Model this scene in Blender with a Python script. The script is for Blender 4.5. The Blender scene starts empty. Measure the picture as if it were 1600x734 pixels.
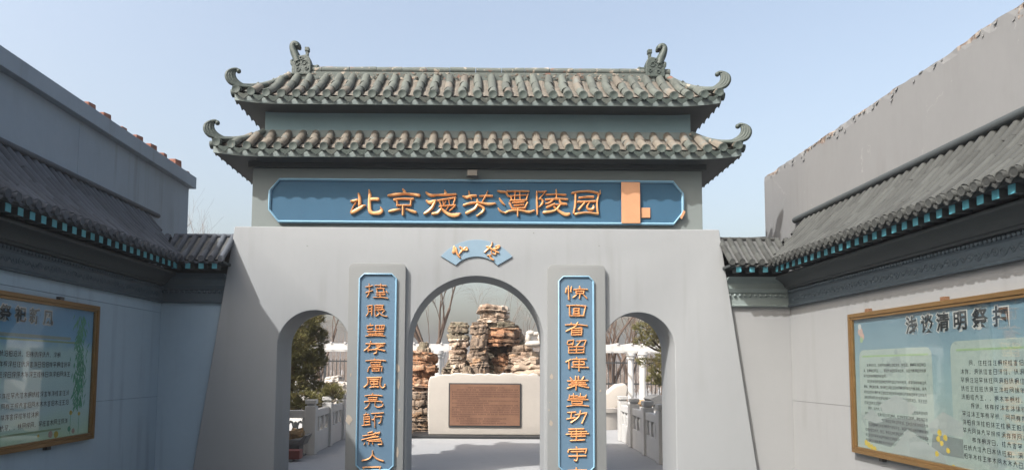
import bpy, bmesh, math, random
from mathutils import noise as mnoise
from math import sin, cos, pi, radians, atan2, sqrt, hypot
from mathutils import Vector as V, Matrix
random.seed(7)
SC = bpy.context.scene
COL = SC.collection
# ---------------------------------------------------------------- camera
F = 1050.0; PX, PY = 750.0, 501.0; CAM = V((0, 0, 1.6))
pit = math.atan(76 / F); rol = radians(0.38)
fwd = V((0, cos(pit), sin(pit))); up0 = V((0, -sin(pit), cos(pit))); rt0 = V((1, 0, 0))
rt = rt0 * cos(rol) + up0 * sin(rol); upv = up0 * cos(rol) - rt0 * sin(rol)
cd = bpy.data.cameras.new('camera'); cam = bpy.data.objects.new('camera', cd); COL.objects.link(cam)
M = Matrix((rt, upv, -fwd)).transposed().to_4x4(); M.translation = CAM
cam.matrix_world = M
cd.sensor_width = 36; cd.lens = F / 1600 * 36
cd.shift_x = (800 - PX) / 1600; cd.shift_y = (PY - 367) / 1600
cd.clip_start = 0.05; cd.clip_end = 3000
SC.camera = cam

def at(x, y, Y):
    """measured point of the photograph at real distance Y -> world"""
    d = rt * ((x - PX) / F) + upv * ((PY - y) / F) + fwd
    return CAM + d * (Y / d.y)
def ax(x, y, Y): return at(x, y, Y).x
def az(y, Y, x=744): return at(x, y, Y).z
# ---------------------------------------------------------------- light
LD = V((0.72, 0.66, -1.0)).normalized()
w = bpy.data.worlds.new('World'); SC.world = w; w.use_nodes = True
nt = w.node_tree; bg = nt.nodes['Background']
sky = nt.nodes.new('ShaderNodeTexSky'); sky.sky_type = 'NISHITA'; sky.sun_disc = False
sky.sun_elevation = math.asin(-LD.z); sky.sun_rotation = atan2(-LD.x, -LD.y) % (2 * pi)
sky.air_density = 1.4; sky.dust_density = 8.0; sky.ozone_density = 1.0; sky.altitude = 50
hs = nt.nodes.new('ShaderNodeHueSaturation'); hs.inputs['Saturation'].default_value = .78
nt.links.new(sky.outputs[0], hs.inputs['Color']); nt.links.new(hs.outputs[0], bg.inputs[0]); bg.inputs[1].default_value = 0.15
sd = bpy.data.lights.new('sun', 'SUN'); sd.energy = 3.9; sd.angle = radians(0.6); sd.color = (1, 0.975, 0.94)
so = bpy.data.objects.new('sun', sd); COL.objects.link(so)
so.rotation_euler = LD.to_track_quat('-Z', 'Y').to_euler(); so.location = (-20, -20, 30)
SC.view_settings.view_transform = 'Standard'; SC.view_settings.look = 'None'
SC.view_settings.exposure = 1.0; SC.view_settings.gamma = 1

# ---------------------------------------------------------------- materials
K = 0.5
def mat(name, c, rough=0.8, var=0.15, scale=3.0, bump=0.0, bscale=40.0, metal=0.0, patch=None, pth=0.62, pscale=4.0,
        rnd=0.0, stretch=(1, 1, 1), patch2=None, pth2=0.64, pscale2=9.0, spec=0.5, coord='Object', fine=0.35):
    c = tuple(q * K for q in c); patch = patch and tuple(q * K for q in patch); patch2 = patch2 and tuple(q * K for q in patch2)
    m = bpy.data.materials.new(name); m.use_nodes = True
    n = m.node_tree.nodes; l = m.node_tree.links; b = n['Principled BSDF']
    b.inputs['Roughness'].default_value = rough; b.inputs['Metallic'].default_value = metal
    b.inputs['Specular IOR Level'].default_value = spec
    g = n.new('ShaderNodeNewGeometry') if coord == 'Object' else n.new('ShaderNodeTexCoord')
    src = g.outputs['Position'] if coord == 'Object' else g.outputs[coord]
    mp = n.new('ShaderNodeMapping'); mp.inputs['Scale'].default_value = stretch
    l.new(src, mp.inputs[0])
    def noise(s, det=6, rg=0.6):
        t = n.new('ShaderNodeTexNoise'); t.inputs['Scale'].default_value = s; t.inputs['Detail'].default_value = det
        t.inputs['Roughness'].default_value = rg; l.new(mp.outputs[0], t.inputs['Vector']); return t.outputs[0]
    def math_(op, a, bb):
        t = n.new('ShaderNodeMath'); t.operation = op
        for i, q in enumerate((a, bb)):
            if isinstance(q, (int, float)): t.inputs[i].default_value = q
            else: l.new(q, t.inputs[i])
        return t.outputs[0]
    v = math_('ADD', math_('MULTIPLY', math_('SUBTRACT', noise(scale), 0.5), 2 * var * 1.6),
              math_('MULTIPLY', math_('SUBTRACT', noise(scale * 11, 3), 0.5), 2 * var * fine * 2))
    if rnd:
        oi = n.new('ShaderNodeObjectInfo')
        v = math_('ADD', v, math_('MULTIPLY', math_('SUBTRACT', oi.outputs['Random'], 0.5), 2 * rnd))
    v = math_('ADD', v, 1.0)
    mx = n.new('ShaderNodeVectorMath'); mx.operation = 'SCALE'; mx.inputs[0].default_value = c; l.new(v, mx.inputs['Scale'])
    out = mx.outputs[0]
    for pc, th, ps in ((patch, pth, pscale), (patch2, pth2, pscale2)):
        if pc:
            r = n.new('ShaderNodeMapRange'); r.inputs['From Min'].default_value = th; r.inputs['From Max'].default_value = th + 0.035
            l.new(noise(ps, 7, 0.68), r.inputs[0])
            k = n.new('ShaderNodeMix'); k.data_type = 'RGBA'
            l.new(r.outputs[0], k.inputs[0]); l.new(out, k.inputs[6]); k.inputs[7].default_value = (*pc, 1)
            out = k.outputs[2]
    l.new(out, b.inputs['Base Color'])
    if bump:
        bp = n.new('ShaderNodeBump'); bp.inputs['Strength'].default_value = bump; bp.inputs['Distance'].default_value = 0.02
        l.new(noise(bscale, 5), bp.inputs['Height']); l.new(bp.outputs[0], b.inputs['Normal'])
    return m
paint = mat('pale_grey_paint', (0.405, 0.425, 0.44), 0.85, 0.035, 1.3, 0.08, 14, stretch=(1, 1, .5), patch=(.34, .35, .36), pth=.80, pscale=7)  # slight blue cast mixed in so the shaded facade reads cooler
paintpil = mat('pilaster_grey_paint', (0.30, 0.315, 0.315), 0.8, 0.05, 1.5, 0.08, 20, patch=(.50, .43, .34), pth=.735, pscale=4.5)
teal = mat('grey_green_paint', (0.26, 0.40, 0.44), 0.75, 0.06, 2.0, 0.06, 20)
soff = mat('shade_darkened_soffit_paint', (0.052, 0.065, 0.07), 0.8, 0.1, 2.0, 0.05, 20)  # made darker to deepen the shade under the eaves
boardblue = mat('blue_sign_paint', (0.055, 0.155, 0.26), 0.75, 0.07, 4.0, 0.05, 30, patch=(.09, .19, .29), pth=.74, pscale=5, spec=.25)
panelblue = mat('couplet_blue_paint', (0.115, 0.22, 0.33), 0.7, 0.06, 4.0, 0.05, 30)
rimblue = mat('light_blue_rim_paint', (0.30, 0.56, 0.76), 0.5, 0.08, 6.0, 0.03, 30)
fanblue = mat('fan_blue_paint', (0.27, 0.41, 0.53), 0.6, 0.06, 9.0, 0.04, 30, patch=(.18, .26, .42), pth=.72, pscale=9)
copper = mat('copper_gold_paint', (1.15, 0.56, 0.23), 0.42, 0.12, 14.0, 0.1, 60, metal=0.3)
copperplate = mat('copper_cover_plate', (0.95, 0.48, 0.25), 0.45, 0.1, 5.0, 0.05, 30, metal=0.3)
tileg = mat('gate_roof_tile', (0.115, 0.132, 0.115), 0.85, 0.2, 7.0, 0.35, 60, rnd=0.26, patch=(.17, .175, .15), pth=.58, pscale=16,
            patch2=(.36, .31, .26), pth2=.69, pscale2=15)
tilew = mat('gate_weathered_tile', (0.20, 0.175, 0.14), 0.88, 0.18, 8.0, 0.35, 60, rnd=0.2, patch=(.20, .215, .20), pth=.56, pscale=7,
            patch2=(.36, .29, .23), pth2=.67, pscale2=14)
tilecap = mat('green_grey_tile_end', (0.07, 0.098, 0.086), 0.75, 0.15, 12.0, 0.2, 60, rnd=0.12, patch=(.33, .31, .25), pth=.68, pscale=12)
chipm = mat('cream_undercoat', (0.46, 0.40, 0.33), 0.9, 0.12, 8)
bandp = mat('shade_darkened_band_paint', (0.25, 0.29, 0.285), 0.8, 0.05, 2.0, 0.06, 20)  # paint darkened to strengthen the eave shadow on the band
court = mat('low_bounce_floor', (0.17, 0.205, 0.235), 0.9, 0.1, 2.0, 0.2, 30)  # dark and bluish to cut ground bounce and cool the shade
tilepan = mat('broken_pan_tile', (0.22, 0.195, 0.16), 0.9, 0.3, 12.0, 0.7, 60, patch=(.34, .27, .21), pth=.58, pscale=11, patch2=(.15, .16, .15), pth2=.60)
ridgem = mat('worn_ridge', (0.13, 0.155, 0.14), 0.8, 0.2, 8.0, 0.4, 40, patch=(.50, .42, .34), pth=.57, pscale=9, patch2=(.26, .12, .08), pth2=.60, pscale2=6)
ornm = mat('dark_green_ceramic', (0.06, 0.085, 0.072), 0.6, 0.2, 14.0, 0.4, 50, patch=(.13, .145, .125), pth=.66, pscale=15)
tileL = mat('shade_tinted_wall_tile', (0.085, 0.10, 0.125), 0.8, 0.18, 8.0, 0.3, 50, rnd=0.26, patch=(.34, .34, .34), pth=.74, pscale=14)  # left copy of the wall tile, its blue standing for shade
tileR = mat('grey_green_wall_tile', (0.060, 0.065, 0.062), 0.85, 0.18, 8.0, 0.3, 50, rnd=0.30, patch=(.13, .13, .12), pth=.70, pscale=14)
panS = mat('dark_pan_tile', (0.12, 0.125, 0.125), 0.9, 0.2, 12.0, 0.4, 50)
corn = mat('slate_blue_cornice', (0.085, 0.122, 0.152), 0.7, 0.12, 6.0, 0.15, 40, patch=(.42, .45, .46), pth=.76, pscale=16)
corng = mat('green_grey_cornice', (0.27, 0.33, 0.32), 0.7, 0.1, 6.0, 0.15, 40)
raft = mat('turquoise_rafter_end', (0.14, 0.55, 0.68), 0.6, 0.12, 8.0, 0.1, 40, rnd=0.1, patch=(.25, .45, .5), pth=.7, pscale=30)
wallL = mat('shade_tinted_wall_paint', (0.46, 0.60, 0.72), 0.8, 0.05, 1.2, 0.06, 18, patch=(.55, .68, .80), pth=.80)  # blue tint carries the shade on the left court walls
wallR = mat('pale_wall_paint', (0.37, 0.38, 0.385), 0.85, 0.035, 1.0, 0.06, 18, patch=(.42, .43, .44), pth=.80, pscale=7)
cementL = mat('shade_tinted_render', (0.36, 0.44, 0.53), 0.85, 0.08, 1.2, 0.1, 14, stretch=(1, 1, .6))  # shade on the left building put into the colour as blue
brickm = mat('red_brick', (0.42, 0.17, 0.11), 0.9, 0.2, 14.0, 0.4, 60, patch=(.30, .22, .18), pth=.6, pscale=9)
brassm = mat('bronze_frame', (0.34, 0.20, 0.075), 0.38, 0.15, 6.0, 0.05, 60, metal=0.55, stretch=(1, .3, 1))
darkm = mat('dark_bracket', (0.05, 0.045, 0.04), 0.6, 0.2)
brownclip = mat('brown_clip', (0.24, 0.12, 0.06), 0.6, 0.2)
concrete = mat('pale_concrete_ground', (0.46, 0.465, 0.47), 0.9, 0.07, 0.8, 0.15, 30, patch=(.36, .36, .36), pth=.66, pscale=2)
pavem = mat('grey_paver', (0.24, 0.24, 0.24), 0.9, 0.15, 3.0, 0.3, 40, rnd=.12)
marble = mat('cream_marble', (0.70, 0.645, 0.58), 0.7, 0.06, 3.0, 0.25, 12, patch=(.62, .54, .46), pth=.68, pscale=3)
whitest = mat('white_stone', (0.80, 0.79, 0.77), 0.75, 0.06, 3.0, 0.15, 25)
bronzep = mat('bronze_plaque', (0.52, 0.285, 0.185), 0.4, 0.2, 3.0, 0.08, 50, metal=0.5)
inkbr = mat('plaque_lettering', (0.16, 0.07, 0.05), 0.6, 0.1)
blackst = mat('black_slab', (0.035, 0.037, 0.04), 0.5, 0.2)
barkm = mat('bare_bark', (0.17, 0.115, 0.085), 0.9, 0.2, 6.0, 0.3, 40)
twigm = mat('pale_twigs', (0.30, 0.24, 0.20), 0.9, 0.2, 6.0)
needle = mat('pine_needles', (0.27, 0.25, 0.075), 0.7, 0.35, 2.6, fine=.5, rnd=.0, patch=(.34, .25, .09), pth=.56, pscale=4)
redm = mat('red_box', (0.33, 0.09, 0.07), 0.6, 0.15)
woodm = mat('split_firewood', (0.55, 0.36, 0.18), 0.85, 0.25, 12.0, 0.3, 40, rnd=.25)
metalf = mat('dark_metal', (0.06, 0.065, 0.07), 0.5, 0.1)
lampg = mat('lamp_glass', (0.34, 0.29, 0.22), 0.25, 0.1)
inkm = mat('black_ink', (0.025, 0.025, 0.028), 0.6, 0.0)
whitep = mat('white_print', (0.62, 0.58, 0.55), 0.6, 0.05)
greenl = mat('green_print_line', (0.36, 0.48, 0.26), 0.6, 0.05)
palepn = mat('pale_green_print', (0.42, 0.475, 0.43), 0.6, 0.06, 2, patch=(.35, .39, .365), pth=.56, pscale=2.5)
yellp = mat('yellow_flower_print', (0.72, 0.50, 0.04), 0.6, 0.2, 30)
bambp = mat('bamboo_green_print', (0.10, 0.42, 0.24), 0.6, 0.3, 12)
greyp = mat('grey_building_print', (0.24, 0.26, 0.25), 0.6, 0.15, 4)
whiter = mat('white_roof_print', (0.42, 0.44, 0.42), 0.6, 0.06, 4)
pinkp = mat('pink_flower_print', (0.62, 0.38, 0.32), 0.6, 0.2, 30)
def rock_mat(name, c1, c2, c3):
    m = mat(name, c1, 0.95, 0.28, 2.2, 0.9, 16, patch=c2, pth=.50, pscale=1.6, patch2=c3, pth2=.56, pscale2=2.6, stretch=(1, 1, 2.2))
    return m
rk_or = rock_mat('rust_orange_rock', (0.50, 0.26, 0.14), (0.32, 0.20, 0.13), (0.60, 0.42, 0.28))
rk_gr = rock_mat('grey_layered_rock', (0.36, 0.27, 0.20), (0.22, 0.16, 0.115), (0.60, 0.38, 0.23))
rk_wh = rock_mat('pale_cap_rock', (0.64, 0.50, 0.38), (0.40, 0.28, 0.20), (0.84, 0.74, 0.62))
rk_ol = rock_mat('olive_rock', (0.27, 0.23, 0.16), (0.42, 0.32, 0.23), (0.16, 0.12, 0.09))
def poster_mat(name, stops):
    m = bpy.data.materials.new(name); m.use_nodes = True; n = m.node_tree.nodes; l = m.node_tree.links
    b = n['Principled BSDF']; b.inputs['Roughness'].default_value = .55
    tc = n.new('ShaderNodeTexCoord'); sp = n.new('ShaderNodeSeparateXYZ'); l.new(tc.outputs['Generated'], sp.inputs[0])
    nz = n.new('ShaderNodeTexNoise'); nz.inputs['Scale'].default_value = 3; l.new(tc.outputs['Object'], nz.inputs[0])
    ad = n.new('ShaderNodeMath'); ad.operation = 'MULTIPLY_ADD'; l.new(nz.outputs[0], ad.inputs[0]); ad.inputs[1].default_value = .12
    l.new(sp.outputs[2], ad.inputs[2])
    r = n.new('ShaderNodeValToRGB'); l.new(ad.outputs[0], r.inputs[0])
    els = r.color_ramp.elements
    els[0].position, els[0].color = stops[0][0], (*stops[0][1], 1); els[1].position, els[1].color = stops[-1][0], (*stops[-1][1], 1)
    for p, c in stops[1:-1]:
        e = els.new(p); e.color = (*c, 1)
    l.new(r.outputs[0], b.inputs['Base Color']); return m
posterL = poster_mat('left_poster_print', [(0, (.38, .45, .43)), (.08, (.34, .45, .30)), (.3, (.34, .44, .46)), (.72, (.30, .42, .43)), (.80, (.12, .26, .40)), (1.1, (.07, .19, .33))])
posterR = poster_mat('right_poster_print', [(0, (.22, .24, .225)), (.3, (.18, .215, .20)), (.6, (.145, .20, .21)), (.85, (.115, .165, .195)), (1.1, (.09, .14, .175))])
glass = bpy.data.materials.new('display_glass'); glass.use_nodes = True
_n = glass.node_tree.nodes; _l = glass.node_tree.links; _n.remove(_n['Principled BSDF'])
_t = _n.new('ShaderNodeBsdfTransparent'); _t.inputs[0].default_value = (.93, .96, .96, 1)
_g = _n.new('ShaderNodeBsdfGlossy'); _g.inputs['Roughness'].default_value = .03
_f = _n.new('ShaderNodeValue'); _f.outputs[0].default_value = .07
_m = _n.new('ShaderNodeMixShader'); _l.new(_f.outputs[0], _m.inputs[0]); _l.new(_t.outputs[0], _m.inputs[1]); _l.new(_g.outputs[0], _m.inputs[2])
_l.new(_m.outputs[0], _n['Material Output'].inputs[0])
# right upper wall: cement with flaked top edge and faint cracks
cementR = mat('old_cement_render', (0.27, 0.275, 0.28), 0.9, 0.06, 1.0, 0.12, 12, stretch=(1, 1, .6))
def streaks(m, amt, sx=7.0):
    n = m.node_tree.nodes; l = m.node_tree.links; b = n['Principled BSDF']; cur = b.inputs['Base Color'].links[0].from_socket
    g = n.new('ShaderNodeNewGeometry'); mp = n.new('ShaderNodeMapping'); mp.inputs['Scale'].default_value = (sx, sx, .35); l.new(g.outputs['Position'], mp.inputs[0])
    t = n.new('ShaderNodeTexNoise'); t.inputs['Scale'].default_value = 1.0; t.inputs['Detail'].default_value = 5; l.new(mp.outputs[0], t.inputs['Vector'])
    t2 = n.new('ShaderNodeTexNoise'); t2.inputs['Scale'].default_value = .9; l.new(g.outputs['Position'], t2.inputs['Vector'])
    r = n.new('ShaderNodeMapRange'); r.inputs['From Min'].default_value = .52; r.inputs['From Max'].default_value = .75; r.inputs['To Max'].default_value = amt; l.new(t.outputs[0], r.inputs[0])
    r2 = n.new('ShaderNodeMapRange'); r2.inputs['From Min'].default_value = .42; r2.inputs['From Max'].default_value = .62; l.new(t2.outputs[0], r2.inputs[0])
    mu = n.new('ShaderNodeMath'); mu.operation = 'MULTIPLY'; l.new(r.outputs[0], mu.inputs[0]); l.new(r2.outputs[0], mu.inputs[1])
    k = n.new('ShaderNodeMix'); k.data_type = 'RGBA'; l.new(mu.outputs[0], k.inputs[0]); l.new(cur, k.inputs[6]); k.inputs[7].default_value = (.07, .065, .055, 1); l.new(k.outputs[2], b.inputs['Base Color'])
streaks(paint, .22); streaks(wallR, .25); streaks(wallL, .3); streaks(cementL, .35); streaks(cementR, .4); streaks(whitest, .3); streaks(concrete, .2)
def flake_edge(m, ztop):
    n = m.node_tree.nodes; l = m.node_tree.links; b = n['Principled BSDF']; cur = b.inputs['Base Color'].links[0].from_socket
    g = n.new('ShaderNodeNewGeometry'); s = n.new('ShaderNodeSeparateXYZ'); l.new(g.outputs['Position'], s.inputs[0])
    t = n.new('ShaderNodeTexNoise'); t.inputs['Scale'].default_value = 1.7; t.inputs['Detail'].default_value = 9; t.inputs['Roughness'].default_value = .72
    l.new(g.outputs['Position'], t.inputs['Vector'])
    a = n.new('ShaderNodeMapRange'); a.inputs['From Min'].default_value = .45; a.inputs['From Max'].default_value = .8
    a.inputs['To Min'].default_value = 0; a.inputs['To Max'].default_value = .30; l.new(t.outputs[0], a.inputs[0])
    ad = n.new('ShaderNodeMath'); ad.operation = 'ADD'; l.new(s.outputs[2], ad.inputs[0]); l.new(a.outputs[0], ad.inputs[1])
    gt = n.new('ShaderNodeMath'); gt.operation = 'GREATER_THAN'; gt.inputs[1].default_value = ztop + .025; l.new(ad.outputs[0], gt.inputs[0])
    t2 = n.new('ShaderNodeTexNoise'); t2.inputs['Scale'].default_value = 14; l.new(g.outputs['Position'], t2.inputs['Vector'])
    cr = n.new('ShaderNodeValToRGB'); l.new(t2.outputs[0], cr.inputs[0])
    e = cr.color_ramp.elements; e[0].position = .4; e[0].color = (.09, .07, .055, 1); e[1].position = .58; e[1].color = (.24, .21, .18, 1)
    e2 = e.new(.5); e2.color = (.14, .10, .08, 1)
    k = n.new('ShaderNodeMix'); k.data_type = 'RGBA'; l.new(gt.outputs[0], k.inputs[0]); l.new(cur, k.inputs[6]); l.new(cr.outputs[0], k.inputs[7])
    # hairline cracks
    vo = n.new('ShaderNodeTexVoronoi'); vo.feature = 'DISTANCE_TO_EDGE'; vo.inputs['Scale'].default_value = 1.1
    nm = n.new('ShaderNodeVectorMath'); nm.operation = 'MULTIPLY_ADD'; l.new(t2.outputs[1], nm.inputs[0]); nm.inputs[1].default_value = (.12, .12, .12); l.new(g.outputs['Position'], nm.inputs[2])
    l.new(nm.outputs[0], vo.inputs['Vector'])
    lt = n.new('ShaderNodeMath'); lt.operation = 'LESS_THAN'; lt.inputs[1].default_value = .006; l.new(vo.outputs[0], lt.inputs[0])
    g2 = n.new('ShaderNodeMath'); g2.operation = 'GREATER_THAN'; g2.inputs[1].default_value = .56; l.new(t.outputs[0], g2.inputs[0])
    mu = n.new('ShaderNodeMath'); mu.operation = 'MULTIPLY'; l.new(lt.outputs[0], mu.inputs[0]); l.new(g2.outputs[0], mu.inputs[1])
    k2 = n.new('ShaderNodeMix'); k2.data_type = 'RGBA'; l.new(mu.outputs[0], k2.inputs[0]); l.new(k.outputs[2], k2.inputs[6]); k2.inputs[7].default_value = (.17, .17, .17, 1)
    l.new(k2.outputs[2], b.inputs['Base Color'])
ZTR = 4.93
flake_edge(cementR, ZTR)

# ---------------------------------------------------------------- helpers
WM = {}
def tag(o, label=None, cat=None, group=None, kind=None):
    if label: o['label'] = label
    if cat: o['category'] = cat
    if group: o['group'] = group
    if kind: o['kind'] = kind
    return o
def link(o, parent=None, world=None):
    COL.objects.link(o)
    wm = world if world is not None else Matrix.Identity(4)
    o.matrix_basis = wm
    if parent is not None:
        o.parent = parent; o.matrix_parent_inverse = WM[parent.name].inverted()
    WM[o.name] = wm.copy()
    return o
def thing(name, label, cat, loc=(0, 0, 0), group=None):
    o = bpy.data.objects.new(name, None); o.empty_display_size = .2
    link(o, None, Matrix.Translation(V(loc))); return tag(o, label, cat, group)
class MB:
    def __init__(s): s.v = []; s.f = []; s.mi = []; s.cur = 0
    def add(s, vs, fs):
        k = len(s.v); s.v += [tuple(p) for p in vs]
        for f in fs: s.f.append([i + k for i in f]); s.mi.append(s.cur)
    def box(s, x0, x1, y0, y1, z0, z1):
        vs = [(x, y, z) for x in (x0, x1) for y in (y0, y1) for z in (z0, z1)]
        s.add(vs, [(0, 1, 3, 2), (4, 6, 7, 5), (0, 4, 5, 1), (2, 3, 7, 6), (0, 2, 6, 4), (1, 5, 7, 3)]); return s
    def prism(s, pts, axis, a, b):
        """pts 2-D outline; axis 'y': pts are (x,z), extruded y a..b ; 'x': pts are (y,z) ; 'z': (x,y)"""
        if sum(pts[i][0] * pts[(i + 1) % len(pts)][1] - pts[(i + 1) % len(pts)][0] * pts[i][1] for i in range(len(pts))) < 0: pts = pts[::-1]
        def mk(p, q): return {'y': (p[0], q, p[1]), 'x': (q, p[0], p[1]), 'z': (p[0], p[1], q)}[axis]
        n = len(pts); vs = [mk(p, a) for p in pts] + [mk(p, b) for p in pts]
        s.add(vs, [list(range(n)), list(range(2 * n - 1, n - 1, -1))] + [[i, i + n, (i + 1) % n + n, (i + 1) % n] for i in range(n)]); return s
    def tube(s, pts, rad, n=6, cap=True):
        pts = [V(p) for p in pts]; rs = rad if isinstance(rad, (list, tuple)) else [rad] * len(pts)
        k = len(s.v); prev = None; L = len(pts)
        for i, p in enumerate(pts):
            t = (pts[min(i + 1, L - 1)] - pts[max(i - 1, 0)]).normalized()
            a = t.cross(V((0, 0, 1))) if prev is None else prev - t * prev.dot(t)
            if a.length < 1e-4: a = t.cross(V((0, 1, 0)))
            a.normalize(); prev = a; b = t.cross(a)
            for j in range(n):
                q = 2 * pi * j / n; s.v.append(tuple(p + (a * cos(q) + b * sin(q)) * rs[i]))
        for i in range(L - 1):
            for j in range(n):
                s.f.append([k + i * n + j, k + i * n + (j + 1) % n, k + (i + 1) * n + (j + 1) % n, k + (i + 1) * n + j]); s.mi.append(s.cur)
        if cap:
            s.f.append([k + j for j in range(n)][::-1]); s.f.append([k + (L - 1) * n + j for j in range(n)]); s.mi += [s.cur, s.cur]
        return s
    def ball(s, c, r, n=8, m=5, sc=(1, 1, 1)):
        c = V(c); vs = [];
        for i in range(m + 1):
            th = pi * i / m
            for j in range(n):
                q = 2 * pi * j / n; vs.append((c.x + r * sc[0] * sin(th) * cos(q), c.y + r * sc[1] * sin(th) * sin(q), c.z + r * sc[2] * cos(th)))
        s.add(vs, [[i * n + j, (i + 1) * n + j, (i + 1) * n + (j + 1) % n, i * n + (j + 1) % n] for i in range(m) for j in range(n)]); return s
    def mesh(s, name, mats, smooth=None, bevel=0, bseg=2):
        me = bpy.data.meshes.new(name); me.from_pydata(s.v, [], s.f)
        mats = mats if isinstance(mats, (list, tuple)) else [mats]
        for q in mats: me.materials.append(q)
        if len(mats) > 1: me.polygons.foreach_set('material_index', s.mi)
        bm = bmesh.new(); bm.from_mesh(me)
        bmesh.ops.recalc_face_normals(bm, faces=bm.faces)
        if bevel:
            es = [e for e in bm.edges if len(e.link_faces) == 2 and e.calc_face_angle(0) > .6]
            bmesh.ops.bevel(bm, geom=es, offset=bevel, segments=bseg, affect='EDGES', clamp_overlap=True, profile=.6)
        bm.to_mesh(me); bm.free()
        if smooth is not None:
            me.polygons.foreach_set('use_smooth', [True] * len(me.polygons))
            try: me.set_sharp_from_angle(angle=radians(smooth))
            except Exception: pass
        return me
    def build(s, name, mats, parent=None, smooth=None, bevel=0, bseg=2, world=None):
        return link(bpy.data.objects.new(name, s.mesh(name, mats, smooth, bevel, bseg)), parent, world)
def inst(me, name, parent, wm): return link(bpy.data.objects.new(name, me), parent, wm)
def frame(p, ydir, zdir):
    y = ydir.normalized(); x = y.cross(zdir).normalized(); z = x.cross(y)
    m = Matrix((x, y, z)).transposed().to_4x4(); m.translation = p; return m
def catmull(P, k=4):
    out = []; n = len(P)
    if n < 3: 
        return [tuple(P[0][c] + (P[1][c] - P[0][c]) * i / k for c in range(len(P[0]))) for i in range(k + 1)]
    for i in range(n - 1):
        p0, p1, p2, p3 = P[max(i - 1, 0)], P[i], P[i + 1], P[min(i + 2, n - 1)]
        for j in range(k):
            t = j / k
            out.append(tuple(.5 * ((2 * b) + (c - a) * t + (2 * a - 5 * b + 4 * c - d) * t * t + (3 * b - a - 3 * c + d) * t ** 3) for a, b, c, d in zip(p0, p1, p2, p3)))
    out.append(tuple(P[-1])); return out
def brush(mb, pts, Y, h):
    """raised brush stroke on a wall plane y=Y; pts are (X, Z, width)"""
    P = catmull(pts, 3); 
    a, b = V(P[0][:2]), V(P[1][:2]); c, d = V(P[-1][:2]), V(P[-2][:2])
    e0 = a + (a - b).normalized() * P[0][2] * .3; e1 = c + (c - d).normalized() * P[-1][2] * .3
    P = [(e0.x, e0.y, P[0][2] * .45)] + P + [(e1.x, e1.y, P[-1][2] * .45)]
    n = len(P); prof = ((-1, 0), (-.78, .75), (0, 1), (.78, .75), (1, 0)); vs = []
    for i, (x, z, w_) in enumerate(P):
        t = (V(P[min(i + 1, n - 1)][:2]) - V(P[max(i - 1, 0)][:2])).normalized(); nx, nz = -t.y, t.x
        hh = h * (.55 if i in (0, n - 1) else 1)
        for u, d_ in prof: vs.append((x + nx * u * w_ / 2, Y - hh * d_, z + nz * u * w_ / 2))
    fs = [[i * 5 + j, i * 5 + j + 1, (i + 1) * 5 + j + 1, (i + 1) * 5 + j] for i in range(n - 1) for j in range(4)]
    fs += [[0, 1, 2, 3, 4], [(n - 1) * 5 + j for j in (4, 3, 2, 1, 0)]]
    mb.add(vs, fs)

# ================================================================ GROUND
g = MB(); N = 14
g.add([(-260, -60, 0), (260, -60, 0), (260, 700, 0), (-260, 700, 0)], [(0, 1, 2, 3)])
tag(g.build('ground', concrete), kind='structure')
tag(MB().box(-4.9, 4.9, -12, 10.6, -.05, .004).build('added_floor_slab', court), kind='structure')  # out-of-view floor slab added to lower the light bounced onto the gate

# ================================================================ GATE
XC = ax(744, 540, 9.77)
YF, YB = 9.77, 10.53          # wall front / back
YBAND, YBB = 9.83, 10.95      # sign band
gate = thing('entrance_gate', 'pale grey triple-arched ceremonial gate with two tiers of tiled roof across the courtyard', 'gate', (XC, 10.15, 0))
def hw(xl, xr, y, Y): return (ax(xr, y, Y) - ax(xl, y, Y)) / 2
zt = az(356, YF)
Wt_, Wb_ = hw(365, 1122, 356, YF), hw(300, 1183, 734, YF)
zb_ = az(734, YF); slope_ = (Wb_ - Wt_) / (zt - zb_); W0 = Wb_ + slope_ * zb_
def arch(xc, r, zs, n):
    return [(xc + r, 0)] + [(xc + r * cos(pi * i / n), zs + r * sin(pi * i / n)) for i in range(n + 1)] + [(xc - r, 0)]
zsc = az(537, YF); rc = hw(636.5, 850, 560, YF); zss = az(543, YF); rs_ = hw(430, 544, 560, YF); xs_ = ax(1000, 540, YF) - XC - .02
out = [(XC - W0, 0), (XC - Wt_, zt), (XC + Wt_, zt), (XC + W0, 0)]
out += arch(XC + xs_, rs_, zss, 28) + arch(XC, rc, zsc, 36) + arch(XC - xs_, rs_, zss, 28)
MB().prism(out, 'y', YF, YB).build('wall', paint, gate, smooth=35, bevel=.018, bseg=3)
# band above the arches that carries the name board
WB = hw(393, 1097, 320, YBAND); zs1 = az(256, YBAND)
b = MB(); b.box(XC - WB, XC + WB, YBAND, YBB, zt + .001, zs1 + .02); b.build('sign_band', bandp, gate, bevel=.008)
zst = zs1
b = MB(); b.box(XC - WB - .05, XC + WB + .05, YBAND - .07, YBB + .07, zs1 - .09, zs1 + .022); b.build('cornice_beam', soff, gate, bevel=.006)
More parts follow.
